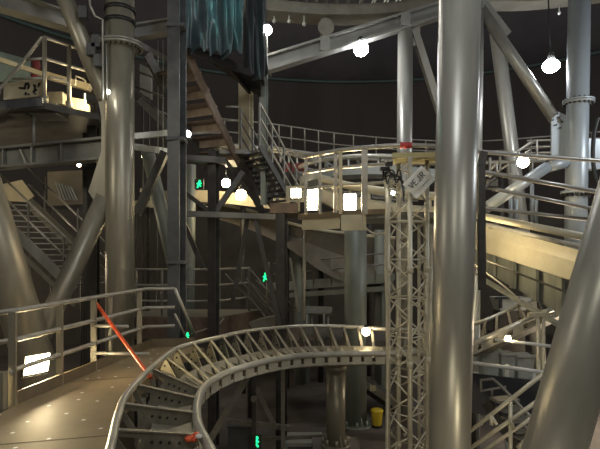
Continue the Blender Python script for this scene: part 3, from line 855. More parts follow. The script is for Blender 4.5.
b.plate([c + V((.20 * math.cos(2 * math.pi * i / n_), 0, .21 * math.sin(2 * math.pi * i / n_))) for i in range(n_)], V((0, .05, 0))); b.build('round_gusset', 'ringsteel', ring)
for x in (263, 274, 289, 304, 434, 559, 487):
    b = MB(); p = P(x, 21 if x < 300 else (24 if x < 400 else 13), 12.2 if x < 400 else 13.5); b.ball(p, .045, 1.2, 8, 6); b.tube(p, p + Z * .2, .015, None, 6); b.build('hanging_clamp', 'white', ring)

# sloping i beam
sb = MB(); sb.ibeam(P(262, 66, 11.5), P(452, 7, 12.05), .30, .36, .05, .03); 
for t in (.32, .74): sb.box(lerp(P(262, 66, 11.5), P(452, 7, 12.05), t), .22, .32, .30)
sb.bar(P(452, 7, 12.05), P(480, 2, 13), .3, .34)
tag(sb.build('sloping_beam', 'girder', loc=P(262, 66, 11.5)), 'grey I section beam sloping upward behind the bright round lamp', 'beam')
# top-left girder
tl = MB(); tl.ibeam(P(-20, -6, 9.3), P(76, 24, 11.2), .35, .36, .04, .03)
tag(tl.build('roof_girder', 'girder', loc=P(-20, -6, 9.3)), 'grey girder crossing the dark top left corner above the catwalk', 'beam')
t2 = MB(); t2.ibeam(P(134, 33, 11.0), P(180, 25, 11.3), .3, .30, .04, .03); t2.bar(P(135, 42, 11.0), P(185, 70, 11.5), .08, .12)
tag(t2.build('tie_beam', 'girder', loc=P(134, 33, 11)), 'short grey beam between the flanged column and the dark stair post', 'beam')
t3 = MB(); t3.bar(P(134, 136.5, 10.4), P(168, 133, 10.7), .10, .12); t3.bar(P(134, 147, 10.9), P(170, 152, 11.2), .08, .14)
tag(t3.build('cross_beam', 'galv', loc=P(134, 137, 10.4)), 'slim pale cross beam right of the flanged column at lamp height', 'beam')

# lamps hung on wires
def bulb(name, label, c, r, m, wire=None, cap=True, group=None, sz=1.0):
    t = thing(name, label, 'lamp', c, group)
    c = V(c)
    b = MB(); b.ball(c, r, sz); b.build('bulb', m, t)
    if cap: b = MB(); b.tube(c + Z * r * .8 * sz, c + Z * (r * 1.6), r * .5, r * .35, 12); b.build('socket', 'lampbody', t)
    if wire is not None:
        b = MB(); b.path([c + Z * r * (1.5 if wire.z > c.z else -.9)] + [wire], .012, 6); b.build('cord', 'white', t)
    return t
bulb('hanging_bulb', 'round white bulb glowing beside the black plastic sheet', P(267, 30, 11.0), .11, 'bulb', P(267.5, 78, 11.0))
bulb('teal_lamp', 'teal lamp glowing above the hanging plastic sheets', P(236, -7, 9.6), .10, 'tealglow', P(236, -22.4, 10.19))
bulb('site_lamp', 'white lamp clipped beside the dark stair post lighting the brown stair risers', P(187.5, 134, 10.3), .07, 'bulb', P(181, 134, 9.75))
bulb('work_lamp', 'brightest round white lamp hanging under the sloping beam', P(361, 49, 11.7), .17, 'cool', P(361, 40, 11.75))
t = bulb('dome_lamp', 'half round white lamp glowing high between the two braced right hand columns', P(551, 66, 13.5), .22, 'cool', None, sz=.8)
b = MB(); b.bar(P(551, 60, 13.5), P(548, -8, 13.5), .03, .03, (0, 1, 0)); b.build('stem', 'black', t)
bulb('site_lamp', 'small warm lamp low between the columns under the right hand braces', P(523, 162, 11.2), .13, 'warm', P(530, 150, 11.3))
bulb('site_lamp', 'upper of two warm lamps glowing behind the stair brace', P(226, 183, 14.4), .13, 'warm', P(226, 170, 14.4))
bulb('site_lamp', 'lower and larger of two warm lamps glowing behind the stair brace', P(241, 195, 14.3), .16, 'warm', P(241, 180, 14.3))
bulb('site_lamp', 'warm lamp just right of the flanged column below the cross beam', P(146, 156, 12.0), .10, 'warm', P(146, 147, 12))
bulb('site_lamp', 'small warm lamp glimmering behind the left girder below the catwalk', P(31, 142, 13.0), .09, 'warm', P(31, 130, 13))
bulb('site_lamp', 'warm lamp standing behind the curved track near the truss tower', P(366, 331.5, 9.95), .085, 'warm', None)
bulb('site_lamp', 'small warm lamp on the far track beyond the thickest column', P(508, 338, 9.2), .05, 'warm', None)
bulb('site_lamp', 'tiny glowing ball standing in for the hot spot where brace meets the flanged column', P(108.5, 92, 9.1), .035, 'bulb')  # emissive ball added for a hot spot on the column, no lamp
bulb('site_lamp', 'tiny glowing ball imitating a glint on the near side of the truss tower', P(393, 193, 7.5), .03, 'bulb')  # small glint on the tower, made as an emissive ball
bulb('site_lamp', 'tiny warm lamp glinting past the far end of the left girder', P(79, 165, 12.0), .045, 'warm')

def sign(label, x, y, d, w, h):
    c = P(x, y, d); t = thing('exit_sign', label, 'sign', c)
    b = MB(); b.box(c + V((0, .03, 0)), w, .04, h); b.build('housing', 'dark', t)
    b = MB(); u = V((w, 0, 0)); 
    z = lambda a, e: c + V((a * w * .5, 0, e * h * .5))
    b.ball(z(.15, .62), h * .11, 1, 8, 6)
    b.bar(z(.1, .4), z(-.05, -.15), .02, w * .22, (1, 0, 0)); b.bar(z(0, -.1), z(.45, -.5), .02, w * .15, (0, 0, 1)); b.bar(z(-.05, -.15), z(-.4, -.8), .02, w * .15, (1, 0, 0)); b.bar(z(.05, .3), z(.55, .1), .02, w * .13); b.bar(z(.05, .3), z(-.5, .0), .02, w * .13)
    b.build('running_figure', 'green', t)
sign('green glowing exit sign below the hoops beside the upper stair frame', 199, 184, 13.4, .24, .26)
sign('green glowing exit sign at the middle of the low platform rails', 265, 277, 12.6, .20, .28)
sign('green glowing exit sign just above the outer track rail by the walkway', 187, 336, 9.42, .14, .17)
sign('green glowing exit sign on the lower floor inside the track curve', 256, 443, 10.6, .22, .34)

# ------------------------------------------------------------------ upper left catwalk
cz = P(0, 104, 9.6).z
cw = thing('catwalk', 'upper left catwalk with pipe handrail and cream side boards', 'catwalk', V((P(40, 0, 9.7).x, 9.7, cz)))
b = MB(); b.slab([(-7.2, 9.5), (-4.85, 9.5), (-4.15, 10.3), (-4.6, 12.9), (-7.9, 12.9)], cz - .12, cz); b.build('deck_plate', 'dark', cw)
b = MB(); b.bar(P(2, 106, 9.5), P(43, 102, 9.5), .05, .16); b.build('deck_edge', 'darkblue', cw)
tz = P(0, 38, 9.6).z
pA, pB, pC = V((P(44.5, 0, 9.6).x, 9.6, 0)), V((P(69, 0, 10.0).x, 10.0, 0)), V((P(100, 0, 10.5).x, 10.5, 0))
for hh in (1.28, .88):
    b = MB(); b.path([V((pA.x, pA.y, cz + hh)), V((pB.x, pB.y, cz + hh)), V((pC.x, pC.y, cz + hh))], .032, 10); b.build('rail', 'rail', cw)
b = MB(); b.path([V((pA.x + .03, pA.y, cz + 1.28)), V((pA.x - .05, pA.y, cz + 1.27)), P(30, 53, 9.6), P(6, 82, 9.6), P(0, 88, 9.6), P(-2, 95, 9.6)], .034, 10); b.build('stair_rail', 'rail', cw)
b = MB(); b.path([V((pA.x, pA.y, cz + .88)), P(27, 60, 9.6)], .028, 8); b.build('rail', 'rail', cw)
b = MB(); b.path([V((pA.x, pA.y, cz + .50)), P(13, 79, 9.6)], .026, 8); b.build('rail', 'rail', cw)
b = MB(); b.path([P(49, 77, 9.7), P(64, 80, 9.9), P(69, 85, 10.0), P(69, 100, 10.0)], .03, 8); b.build('rail', 'rail', cw)
b = MB(); b.path([P(75, 85, 10.2), P(76, 76, 10.2), P(84, 79, 10.3), P(86, 82, 10.3)], .02, 8); b.build('rail', 'rail', cw)
for p in (pA, pB):
    b = MB(); b.tube(V((p.x, p.y, cz - .1)), V((p.x, p.y, cz + 1.28)), .042, None, 12); b.cur = 0; b.tube(V((p.x, p.y, cz)), V((p.x, p.y, cz + .16)), .07, None, 12); b.build('post', 'tan', cw)
b = MB(); b.plate([P(4, 84, 9.75), P(43, 77, 9.75), P(43, 96, 9.75), P(4, 100, 9.75)], V((0, .03, 0))); b.build('side_board', 'cream', cw, 'cream side board with dark torn marks')
b = MB()
for poly in ([(18.5, 87), (24, 87.2), (25, 83), (29, 82.5), (30, 86), (28.5, 89.5), (27, 88.5), (28, 85.5), (26.4, 84.6), (25.5, 89.5), (19, 88.6)], [(25, 92), (27, 92.4), (26.4, 95), (24.6, 95)], [(28, 93.5), (29.5, 93.5), (29.5, 95), (28, 95)],
             [(33, 84), (36.5, 85), (35.8, 88), (37.5, 90), (34.5, 92.5), (37, 94), (35, 94.5), (32.5, 92), (34, 89)], [(38, 83), (40.5, 82.5), (40, 85.5), (37.5, 88)]):
    b.plate([P(x, y, 9.72) for x, y in poly], V((0, .012, 0)))
b.build('dark_mark', 'bolt', cw)
b = MB(); b.plate([P(69, 97, 10.6), P(90, 101, 10.6), P(90, 113, 10.6), P(69, 108, 10.6)], V((0, .04, 0))); b.build('side_board', 'cream', cw)
b = MB(); b.bar(P(-5, 58, 11.2), P(48, 76, 11.2), .1, .10); b.bar(P(48, 76, 11.2), P(90, 88, 11.2), .2, .14); b.build('plank', 'cream', cw)
b = MB(); b.plate([P(48, 94, 10.4), P(66, 94, 10.4), P(66, 106, 10.4), P(48, 106, 10.4)], V((0, .3, 0))); b.build('side_box', 'tan', cw)
b = MB()
for x0, x1 in ((15, 30), (36, 62)): b.box(P((x0 + x1) / 2, 112, 10.0), (x1 - x0) / F * 10, .5, .22)
b.build('under_box', 'girder', cw)
b = MB(); b.tube(P(33.5, 112, 9.9), P(33.5, 146, 9.9), .035, None, 10); b.build('hanger', 'girder', cw)
for xx, yy in ((-6.8, 10.8), (-4.5, 10.9)):
    b = MB(); b.ibeam((xx, yy, 0), (xx, yy, cz - .12), .2, .2, .03, .03); b.build('support_post', 'dark', cw)
flood('floodlight', 'floodlight tucked behind the column gusset lighting the upper left catwalk boards', P(88, 99, 10.2), .2, .16, .14, (-1, .05, -.05))
# left girder
lg = thing('catwalk_girder', 'long I section girder under the upper left catwalk', 'girder', P(50, 160, 10))
g0, g1 = P(-10, 159.5, 10.6), P(112, 148.5, 9.9)
b = MB(); b.ibeam(g0, g1, .30, .44, .05, .03); b.build('beam', 'girder', lg)
for t in (.14, .38, .62):
    b = MB(); b.bar(lerp(g0, g1, t) + V((0, -.07, -.17)), lerp(g0, g1, t) + V((0, -.07, .17)), .02, .12, (0, 1, 0)); b.build('stiffener', 'girder', lg)
b = MB(); b.bar(lerp(g0, g1, .28) + V((0, -.1, .14)), lerp(g0, g1, .33) + V((0, -.1, -.16)), .025, .02, (0, 1, 0)); b.build('stiffener', 'galv', lg)

# left stair seen from above
ls = thing('staircase', 'open tread stair descending at the far left behind the leaning pipes', 'stair', P(70, 300, 12))
def lp(x, y, d=12.0): return P(x, y, d)
n0, n1 = lp(-18, 200, 11.4), lp(75, 290, 11.4)
f0, f1 = n0 + V((.82, .45, 0)), n1 + V((.82, .45, 0))
b = MB(); b.bar(n0, n1, .05, .22); b.build('stringer', 'galv', ls)
b = MB(); b.bar(n0 - Z * .35, n1 - Z * .35, .05, .10); b.build('stringer_edge', 'tan', ls)
b = MB(); b.bar(f0, f1, .05, .24); b.build('stringer', 'tan', ls)
for i in range(15):
    t = .04 + i / 15 * .95
    p, q = lerp(n0, n1, t), lerp(f0, f1, t)
    b = MB(); s_ = (q - p); w = V((.055, -.01, 0))
    b.plate([p - w, p + w, q + w, q - w], Z * .025); b.build('tread', 'rail', ls)
for (e0, e1, hs) in ((n0, n1, (.55, .98)), (f0, f1, (.42, .80))):
    for h_ in hs:
        b = MB(); b.path([e0 + Z * h_, e1 + Z * h_], .024, 8); b.build('rail', 'rail', ls)
for e0, e1, ts in ((f0, f1, (.18, .55, .9)), (n0, n1, (.12, .5, .88))):
    for t in ts:
        p = lerp(e0, e1, t); b = MB(); b.bar(p, p + Z * .97, .045, .03, (1, 0, 0)); b.build('post', 'darkrail', ls)

# ------------------------------------------------------------------ low platform in the middle
lpz = P(0, 314, 12.4).z
lw = thing('low_platform', 'low dark platform box with pale top edge beyond the curved track', 'platform', (P(215, 0, 12.6).x, 12.6, lpz))
b = MB(); b.slab([md(120, 12.0), md(219, 11.9), md(262, 13.4), md(150, 13.4)], lpz - .10, lpz); b.build('deck_plate', 'girder', lw)
b = MB(); b.plate([V((*md(120, 12.0), lpz - .55)), V((*md(219, 11.9), lpz - .55)), V((*md(219, 11.9), lpz - .02)), V((*md(120, 12.0), lpz - .02))], V((0, .05, 0)))
b.plate([V((*md(219, 11.9), lpz - .55)), V((*md(262, 13.4), lpz - .55)), V((*md(262, 13.4), lpz - .02)), V((*md(219, 11.9), lpz - .02))], V((0, .05, 0))); b.build('fascia', 'brown', lw)
b = MB(); b.path(spline([P(185, 336, 11.7), P(200, 331, 11.7), P(217, 325, 11.75), P(224, 318, 11.8)], 6), .02, 6); b.build('drooping_cable', 'rail', lw)
for x, d in ((135, 12.2), (214, 12.1), (250, 13.1)):
    b = MB(); p = md(x, d); b.tube((*p, 0), (*p, lpz - .1), .07, None, 10); b.build('leg', 'dark', lw)
lr = thing('handrail', 'dull three rail handrail with a corner on the low platform beyond the track', 'handrail', (*md(218, 12.0), lpz))
q0, q1, q2, q3 = V((*md(132, 12.1), 0)), V((*md(218, 12.0), 0)), V((*md(249, 13.1), 0)), V((*md(276, 13.3), 0))
for hh in (1.12, .74, .36):
    zz = lambda p, e=0: V((p.x, p.y, lpz + hh + e))
    b = MB(); b.path([zz(q0), zz(q1), zz(q2), zz(q3, -.9)], .026, 8); b.build('rail', 'rail', lr)
for t in (.05, .35, .62, 1):
    p = lerp(q0, q1, t); b = MB(); b.tube(V((p.x, p.y, lpz)), V((p.x, p.y, lpz + 1.12)), .03, None, 8); b.build('post', 'darkrail', lr)
b = MB(); b.tube(V((q2.x, q2.y, lpz)), V((q2.x, q2.y, lpz + 1.12)), .03, None, 8); b.build('post', 'darkrail', lr)
for k in range(5):
    o_ = V((.12 + .25 * k, .1, 0)); p = q1 + o_
    b = MB(); b.path([V((p.x, p.y + .3, lpz + 1.0 - .05 * k)), V((p.x + .85, p.y + .7, lpz + .0))], .015, 6); b.build('stair_rail', 'darkrail', lr)
b = MB(); b.plate([P(250, 322, 11.6), P(262, 318, 11.6), P(285, 314, 11.6), P(286, 323, 11.6), P(254, 327, 11.6)], V((.05, .35, 0)))
tag(b.build('wooden_plank', 'ringsteel', loc=P(270, 326, 11.6)), 'short tan plank wedge tilted just behind the outer track rail', 'plank')
b = MB(); b.tube(P(268, 262, 12.9), P(267.5, 318, 12.9), .045, None, 10)
tag(b.build('sign_pole', 'galv', loc=P(267.5, 318, 12.9)), 'thin pale pole holding the green sign by the low platform rails', 'pole')

# grey far catwalk low
fc = thing('far_catwalk', 'pale grey catwalk with thin handrail low behind the green grey pillar', 'catwalk', P(330, 290, 17))
w0, w1 = P(274, 289, 17.5), P(392, 280, 16.2)
b = MB(); b.bar(w0, w1, .9, .12); b.bar(w0 + V((0, -.45, .14)), w1 + V((0, -.45, .14)), .03, .22); b.bar(w0 + V((0, -.45, -.22)), w1 + V((0, -.45, -.22)), .05, .16); b.build('deck_plate', 'greengrey', fc)
for hh in (.55, .9):
    b = MB(); b.path([w0 + V((0, -.45, hh)), w1 + V((0, -.45, hh))], .025, 6); b.build('rail', 'darkrail', fc)
for t in (.05, .2, .35, .5, .65, .85):
    p = lerp(w0, w1, t) + V((0, -.45, 0)); b = MB(); b.tube(p, p + Z * .9, .028, None, 8); b.build('post', 'darkrail', fc)
for t in (.28, .95):
    p = lerp(w0, w1, t); b = MB(); b.ibeam(V((p.x, p.y, 0)), p, .3, .3, .04, .04); b.build('leg', 'greengrey', fc)
be = thing('bench', 'pale grey bench shaped trolley behind the curved track left of the pillar', 'bench', P(318, 325, 13))
b = MB(); b.plate([P(305, 306, 13.2), P(332, 307, 13.2), P(332, 312, 13.2), P(305, 311, 13.2)], V((0, .05, 0))); b.build('backrest', 'bin', be)
b = MB(); b.plate([P(304, 312, 13.0), P(330, 313, 13.0), P(332, 314.5, 13.35), P(306, 313.5, 13.35)], Z * .05); b.build('seat', 'bin', be)
for x, d in ((307, 13.0), (312, 13.3), (324, 13.0), (328, 13.3)):
    b = MB(); p = P(x, 314, d); b.tube(V((p.x, p.y, p.z - .65)), p, .03, None, 8); b.build('leg', 'bin', be)
b = MB(); b.slab([md(286, 12.7), md(392, 12.7), md(392, 15), md(270, 15)], P(0, 314, 13).z - .85, P(0, 314, 13).z - .65)
tag(b.build('service_floor', 'concrete', loc=P(330, 330, 13)), 'dark service floor slab under the pale trolley bench', 'floor slab')

# ------------------------------------------------------------------ far background: curved ramp shell and helix track
sh = thing('ramp_shell', 'large grey brown ramp shell curving down behind the stair frame', 'ramp', P(290, 245, 16))
b = MB()
tp_ = spline([P(140, 190, 15.2), P(190, 200, 15.6), P(240, 208, 16.0), P(300, 226, 16.4), P(350, 234, 16.8), P(395, 238, 17)], 6)
bt_ = spline([P(140, 204, 15.2), P(190, 212, 15.5), P(240, 226, 15.8), P(285, 246, 16.0), P(330, 276, 16.2), P(395, 300, 16.4)], 6)
mid = [lerp(a, c, .5) + V((0, .5, 0)) for a, c in zip(tp_, bt_)]
m = len(tp_); vs = []
for i in range(m): vs += [tp_[i], mid[i], bt_[i], bt_[i] + V((0, .12, 0)), mid[i] + V((0, .15, 0)), tp_[i] + V((0, .12, 0))]
b.add(vs, [[i * 6 + k, i * 6 + (k + 1) % 6, (i + 1) * 6 + (k + 1) % 6, (i + 1) * 6 + k] for i in range(m - 1) for k in range(6)], False); b.build('shell', 'shellwall', sh)
b = MB(); b.path(tp_, .06, 8); b.build('edge_pipe', 'creamlight', sh)
b = MB(); vs = []
t0 = spline([P(150, 196, 14.9), P(200, 190, 15.0), P(260, 196, 15.2), P(300, 200, 15.4)], 6)
for p in t0: vs += [p, p - Z * .35, p - Z * .35 + V((0, .06, 0)), p + V((0, .06, 0))]
m = len(t0)
b.add(vs, [[i * 4 + k, i * 4 + (k + 1) % 4, (i + 1) * 4 + (k + 1) % 4, (i + 1) * 4 + k] for i in range(m - 1) for k in range(4)]); b.build('upper_band', 'cream', sh)
for x in (215, 300, 380):
    b = MB(); p = P(x, 230, 16.9); b.tube(V((p.x, p.y, 0)), p, .2, None, 14); b.build('support_column', 'greengrey', sh)

hc = spline([P(470, 172, 12.6), P(430, 168, 12.8), P(390, 164.5, 13.0), P(350, 165, 13.2), P(322, 170, 13.8), P(313, 177, 14.8), P(318, 185, 16.2), P(340, 192, 18.0), P(370, 196, 19.2), P(410, 199, 20)], 8)
def bg_tie(root, f, k, nx):
    o_, s_, nn, t, g = f
    b = MB(); b.bar(o_, o_ + s_ * g, .05, .06, nn); b.bar(o_ + s_ * g * .1 - nn * .02, o_ + s_ * g * .5 - nn * .32, .05, .06); b.bar(o_ + s_ * g * .9 - nn * .02, o_ + s_ * g * .5 - nn * .32, .05, .06)
    b.build('track_tie', 'girder', root)
make_track('helix_track', 'far pale track loop turning behind the middle deck rails', offset(hc, .5, -.12), offset(hc, -.5, .12), lambda p: .42, .06, bg_tie,
           dict(rail='trackrail', spine='galvblue'), P(313, 177, 14.8))
h2 = spline([P(468, 196, 11.3), P(430, 196, 11.3), P(390, 192, 11.4), P(350, 186, 12.2), P(320, 178, 13.2)], 8)
b = MB(); b.path(h2, .10, 10); b.path([p - Z * .35 for p in h2], .12, 10)
for p in h2[::4]: b.bar(p, p - Z * .35, .06, .06)
tag(b.build('curved_pipe_rail', 'creamlight', loc=P(390, 195, 11.4)), 'pale double pipe rail curving behind the middle deck floodlights', 'rail')
b = MB(); vs = []
m_top = spline([P(320, 188, 11.6), P(350, 201, 11.3), P(385, 206, 11.2), P(470, 212, 11.0)], 6)
for p in m_top: vs += [p, p - Z * .30, p - Z * .30 + V((0, .3, 0)), p + V((0, .3, 0))]
m = len(m_top)
b.add(vs, [[i * 4 + k, i * 4 + (k + 1) % 4, (i + 1) * 4 + (k + 1) % 4, (i + 1) * 4 + k] for i in range(m - 1) for k in range(4)] + [[3, 2, 1, 0], [4 * m - 4, 4 * m - 3, 4 * m - 2, 4 * m - 1]])
tag(b.build('curved_trough', 'creamlight', loc=P(385, 206, 11.2)), 'smooth pale trough edge curving behind the floodlight posts', 'girder')

# upper far catwalk with railing
uc = thing('upper_catwalk', 'long thin railed catwalk curving along the dark far wall', 'catwalk', P(350, 150, 17))
cp_ = spline([P(215, 140, 15.0), P(265, 148, 15.6), P(300, 152, 16.2), P(340, 154, 17), P(400, 155, 17.8), P(470, 153, 18.2), P(540, 152, 17.5), P(615, 150, 16.5)], 8)
zc = P(0, 152, 16.5).z
cp_ = [V((p.x, p.y, zc)) for p in cp_]
b = MB(); vs = []
for a_, c_ in zip(offset(cp_, .0, 0), offset(cp_, -.9, 0)): vs += [a_, c_, c_ - Z * .14, a_ - Z * .14]
m = len(cp_)
b.add(vs, [[i * 4 + k, i * 4 + (k + 1) % 4, (i + 1) * 4 + (k + 1) % 4, (i + 1) * 4 + k] for i in range(m - 1) for k in range(4)]); b.build('deck_plate', 'girder', uc)
for hh in (.72, .34):
    b = MB(); b.path(offset(cp_, 0, hh), .026, 6); b.build('rail', 'darkrail', uc)
for i in range(2, m, 3):
    b = MB(); b.tube(cp_[i], cp_[i] + Z * .72, .028, None, 6); b.build('post', 'darkrail', uc)
u1 = offset(cp_, .12, -.10); u2 = offset(cp_, .3, -.42)
b = MB(); b.path(u1, .05, 6); b.build('edge_pipe', 'galv', uc)
for i in range(1, m, 2):
    b = MB(); b.bar(u1[i], u1[i] - Z * .38, .05, .22); b.build('edge_bracket', 'galv', uc)
for i in (4, 12, 20, 28, 36, 44, 52):
    if i < m:
        p = cp_[i] + V((.1, .45, 0)); b = MB(); b.tube(V((p.x, p.y, 0)), V((p.x, p.y, zc - .14)), .09, None, 8); b.build('leg', 'dark', uc)
for x, y, d in ((338.5, 127, 16.5), (343.5, 128, 16.4)):
    pass
b = MB(); b.path([P(270, 147, 14.4), P(317, 155.5, 13.9), P(340, 152.5, 13.6)], .05, 8); b.path([P(270, 150, 14.5), P(317, 160, 14), P(345, 158, 13.8)], .05, 8)
tag(b.build('track_edge_pipe', 'trackrail', loc=P(317, 156, 13.9)), 'bright bent pipe pair beyond the top of the lower stair rails', 'rail')
b = MB()
for x0, x1 in ((292, 306), (285, 290)):
    b.plate([P(x0, 164, 14), P(x1, 163, 14), P(x1, 171, 14), P(x0, 172, 14)], V((0, .1, 0)))
tag(b.build('hanging_board', 'darkred', loc=P(298, 172, 14)), 'pair of dull red boards behind the lower stair rails', 'board')
# right upper small railed platform
rpf = thing('handrail', 'pale handrail with a sloping end piece beyond the far right gusset plate', 'handrail', P(535, 156, 15))
for y0, y1 in ((141, 138.5), (147, 146), (153, 152)):
    b = MB(); b.path([P(527, y0, 15), P(600, y1, 14)], .03, 8); b.build('rail', 'rail', rpf)
b = MB(); b.path([P(514, 154, 14.9), P(530, 143, 14.9), P(536, 142, 15)], .04, 8); b.build('sloping_rail', 'rail', rpf)
for x in (537, 566, 596):
    b = MB(); b.tube(P(x, 160, 14.8), P(x, 139.5, 14.8), .03, None, 8); b.build('post', 'rail', rpf)
rt_ = thing('truss_walk', 'short pale truss with crossed bars beside the warm lamp right of the columns', 'truss', P(498, 170, 13.5))
b = MB(); b.bar(P(478, 163, 13.6), P(545, 161, 13.4), .06, .06); b.bar(P(478, 176, 13.6), P(512, 174, 13.4), .06, .06); b.build('chord', 'rail', rt_)
for x0, y0, x1, y1 in ((484, 176, 497, 163), (489, 177, 509, 164), (508, 162, 508, 175), (490, 158, 490, 172), (500, 157, 500, 170)):
    b = MB(); b.bar(P(x0, y0, 13.5), P(x1, y1, 13.4), .05, .06, (0, 1, 0)); b.build('cross_bar', 'rail', rt_)
for x, y0, y1 in ((512, 198, 222), (517, 198, 222), (531, 186, 222), (536, 198, 222)):
    pass
bs = thing('post_row', 'short pale posts standing behind the right hand rails under the blue brace', 'frame', P(522, 222, 12.6))
for x, y0 in ((510.5, 198), (516, 199), (532, 184), (536, 200)):
    b = MB(); b.tube(P(x, 226, 12.9), P(x, y0, 12.9), .05, None, 10); b.build('post', 'galvblue', bs)
b = MB(); b.bar(P(500, 226, 12.9), P(575, 226, 12.9), .3, .1); b.build('sill', 'dark', bs)
pr = MB(); pr.box(P(492, 300, 13), .5, .4, .5); 
# pale column + cabinet below ramp
b = MB(); b.tube(V((P(475, 0, 11.3).x, 11.3, 0)), V((P(475, 0, 11.3).x, 11.3, P(0, 276, 11.3).z)), .11, None, 16)
tag(b.build('short_column', 'galvblue', loc=(P(475, 0, 11.3).x, 11.3, 0)), 'slim pale blue column under the left end of the ramp girder', 'column')
cab = thing('control_cabinet', 'grey control cabinet with a dark screen in the dark space under the ramp girder', 'cabinet', P(510, 312, 13.5))
b = MB(); b.plate([P(493, 297, 13.5), P(525, 297, 13.5), P(522, 309, 13.5), P(497, 310, 13.5)], V((0, .5, 0))); b.build('body', 'bin', cab)
b = MB(); b.plate([P(499, 299, 13.2), P(502, 299, 13.2), P(502, 308, 13.2), P(499, 308, 13.2)], V((0, .05, 0))); b.plate([P(495, 297, 13.2), P(520, 297, 13.2), P(520, 299, 13.2), P(495, 299, 13.2)], V((0, .05, 0))); b.build('screen', 'navy', cab)
b = MB(); p = P(509, 310, 13.6); b.box(V((p.x, p.y, p.z / 2)), .7, .4, p.z); b.build('pedestal', 'dark', cab)

# track support legs at right
tl_ = thing('track_support', 'pale twin pipe bent holding the track beyond the thickest column', 'support', V((P(541, 0, 9.6).x, 9.6, 0)))
for x in (538, 543.5):
    b = MB(); px = P(x, 0, 9.6).x; b.tube((px, 9.6, 0), (px, 9.6, P(0, 316, 9.6).z), .034, None, 10); b.build('leg', 'tower', tl_)
b = MB(); b.bar(P(528, 315, 9.6), P(548, 314, 9.6), .08, .08); b.build('cross_head', 'tower', tl_)

# ------------------------------------------------------------------ lower right corner
bx = thing('barrier', 'long dark panel barrier with a white top rail behind the foreground stair rails', 'barrier', P(505, 405, 9))
b = MB(); b.plate([P(462, 372, 9.2), P(552, 382, 8.9), P(552, 420, 8.9), P(462, 412, 9.2)], V((0, .05, 0))); b.build('panel', 'navy', bx)
b = MB(); b.path([P(462, 361.5, 9.1), P(552, 373.5, 8.8)], .035, 10); b.build('rail', 'white', bx)
b = MB(); b.path([P(495, 339.5, 9.3), P(562, 347.5, 9.0)], .03, 10); b.build('rail', 'white', bx)
for x in (466, 507, 547):
    p = P(x, 400, 9.25); b = MB(); b.tube(V((p.x, p.y, 0)), V((p.x, p.y, P(0, 365, 9.2).z)), .035, None, 10); b.build('post', 'bin', bx)
for k, (xa, xb, xc, xd, yt, yb, nm) in enumerate(((481, 500, 484, 498, 350, 369, 'grey tapered bin standing nearest the thickest column behind the barrier'), (501, 516, 503, 514, 354, 371, 'middle one of three grey tapered bins behind the barrier'), (517, 535, 519, 532, 356, 374, 'grey tapered bin nearest the leaning foreground pipe behind the barrier'))):
    t = thing('plastic_bin', nm, 'bin', P((xa + xb) / 2, yb, 10), 'grey bins behind the barrier')
    dd = 10.0 - .1 * k
    b = MB(); vs = [P(xa, yt, dd), P(xb, yt, dd), P(xb, yt, dd) + V((0, .35, 0)), P(xa, yt, dd) + V((0, .35, 0)), P(xc, yb + 8, dd), P(xd, yb + 8, dd), P(xd, yb + 8, dd) + V((0, .28, 0)), P(xc, yb + 8, dd) + V((0, .28, 0))]
    b.add(vs, [[0, 1, 2, 3], [7, 6, 5, 4], [0, 4, 5, 1], [1, 5, 6, 2], [2, 6, 7, 3], [3, 7, 4, 0]]); b.build('tub', 'bin', t)
    b = MB(); b.bar(P(xa - .7, yt, dd - .02), P(xb + .7, yt, dd - .02), .06, .05); b.build('rim', 'bin', t)
sb_ = thing('bin_shelf', 'grey ledge carrying the three tapered bins behind the barrier', 'ledge', P(510, 380, 10.1))
b = MB(); b.slab([md(470, 9.75), md(548, 9.65), md(548, 10.6), md(470, 10.6)], P(0, 379, 9.95).z - .12, P(0, 379.5, 9.95).z); b.build('ledge_plate', 'bin', sb_)
for x in (474, 544):
    p = md(x, 10.3); b = MB(); b.tube((*p, 0), (*p, P(0, 379, 9.95).z - .12), .05, None, 8); b.build('leg', 'dark', sb_)

fs_ = thing('handrail', 'pale handrails rising toward the leaning pipe in the lower right foreground', 'handrail', P(490, 449, 6.6))
def fr(x0, y0, x1, y1, r, d0=6.9, d1=6.3, m='tower'):
    b = MB(); b.path([P(x0, y0, d0), P(x1, y1, d1)], r, 10); b.build('rail', m, fs_)
fr(455, 443, 552, 367, .027); fr(455, 459, 552, 391, .027); fr(462, 466, 552, 404, .023)
for x, y0, y1 in ((510.5, 402, 460), (491.5, 416, 425)):
    b = MB(); b.tube(P(x, y1 + (30 if x > 500 else 0), 6.55), P(x, y0, 6.55), .026, None, 10); b.build('post', 'tower', fs_)
b = MB(); b.tube(P(491.5, 416, 6.65), P(497, 425, 6.6), .02, None, 8); b.build('link_bar', 'tower', fs_)
b = MB(); b.tube(P(510, 420, 6.5), P(514, 428, 6.5), .02, None, 8); b.build('link_bar', 'tower', fs_)
b = MB(); b.path([P(518, 449, 6.2), P(532, 436, 6.2)], .04, 8); b.build('rail', 'tower', fs_)
fl_ = thing('staircase', 'small dark stair with steps going down behind the foreground handrails', 'stair', P(520, 440, 7.8))
for i in range(7):
    b = MB(); p = P(489 + i * 6, 398 + i * 9.5, 8.2 - .1 * i); b.plate([p, p + V((.38, .1, 0)), p + V((.45, -.14, 0)), p + V((.07, -.24, 0))], Z * .04); b.build('tread', 'darkrail', fl_)
b = MB(); b.path([P(481, 392, 8.3), P(481, 380, 8.3), P(493, 379, 8.25), P(500, 385, 8.2), P(540, 427, 7.6)], .024, 8); b.build('rail', 'darkrail', fl_)
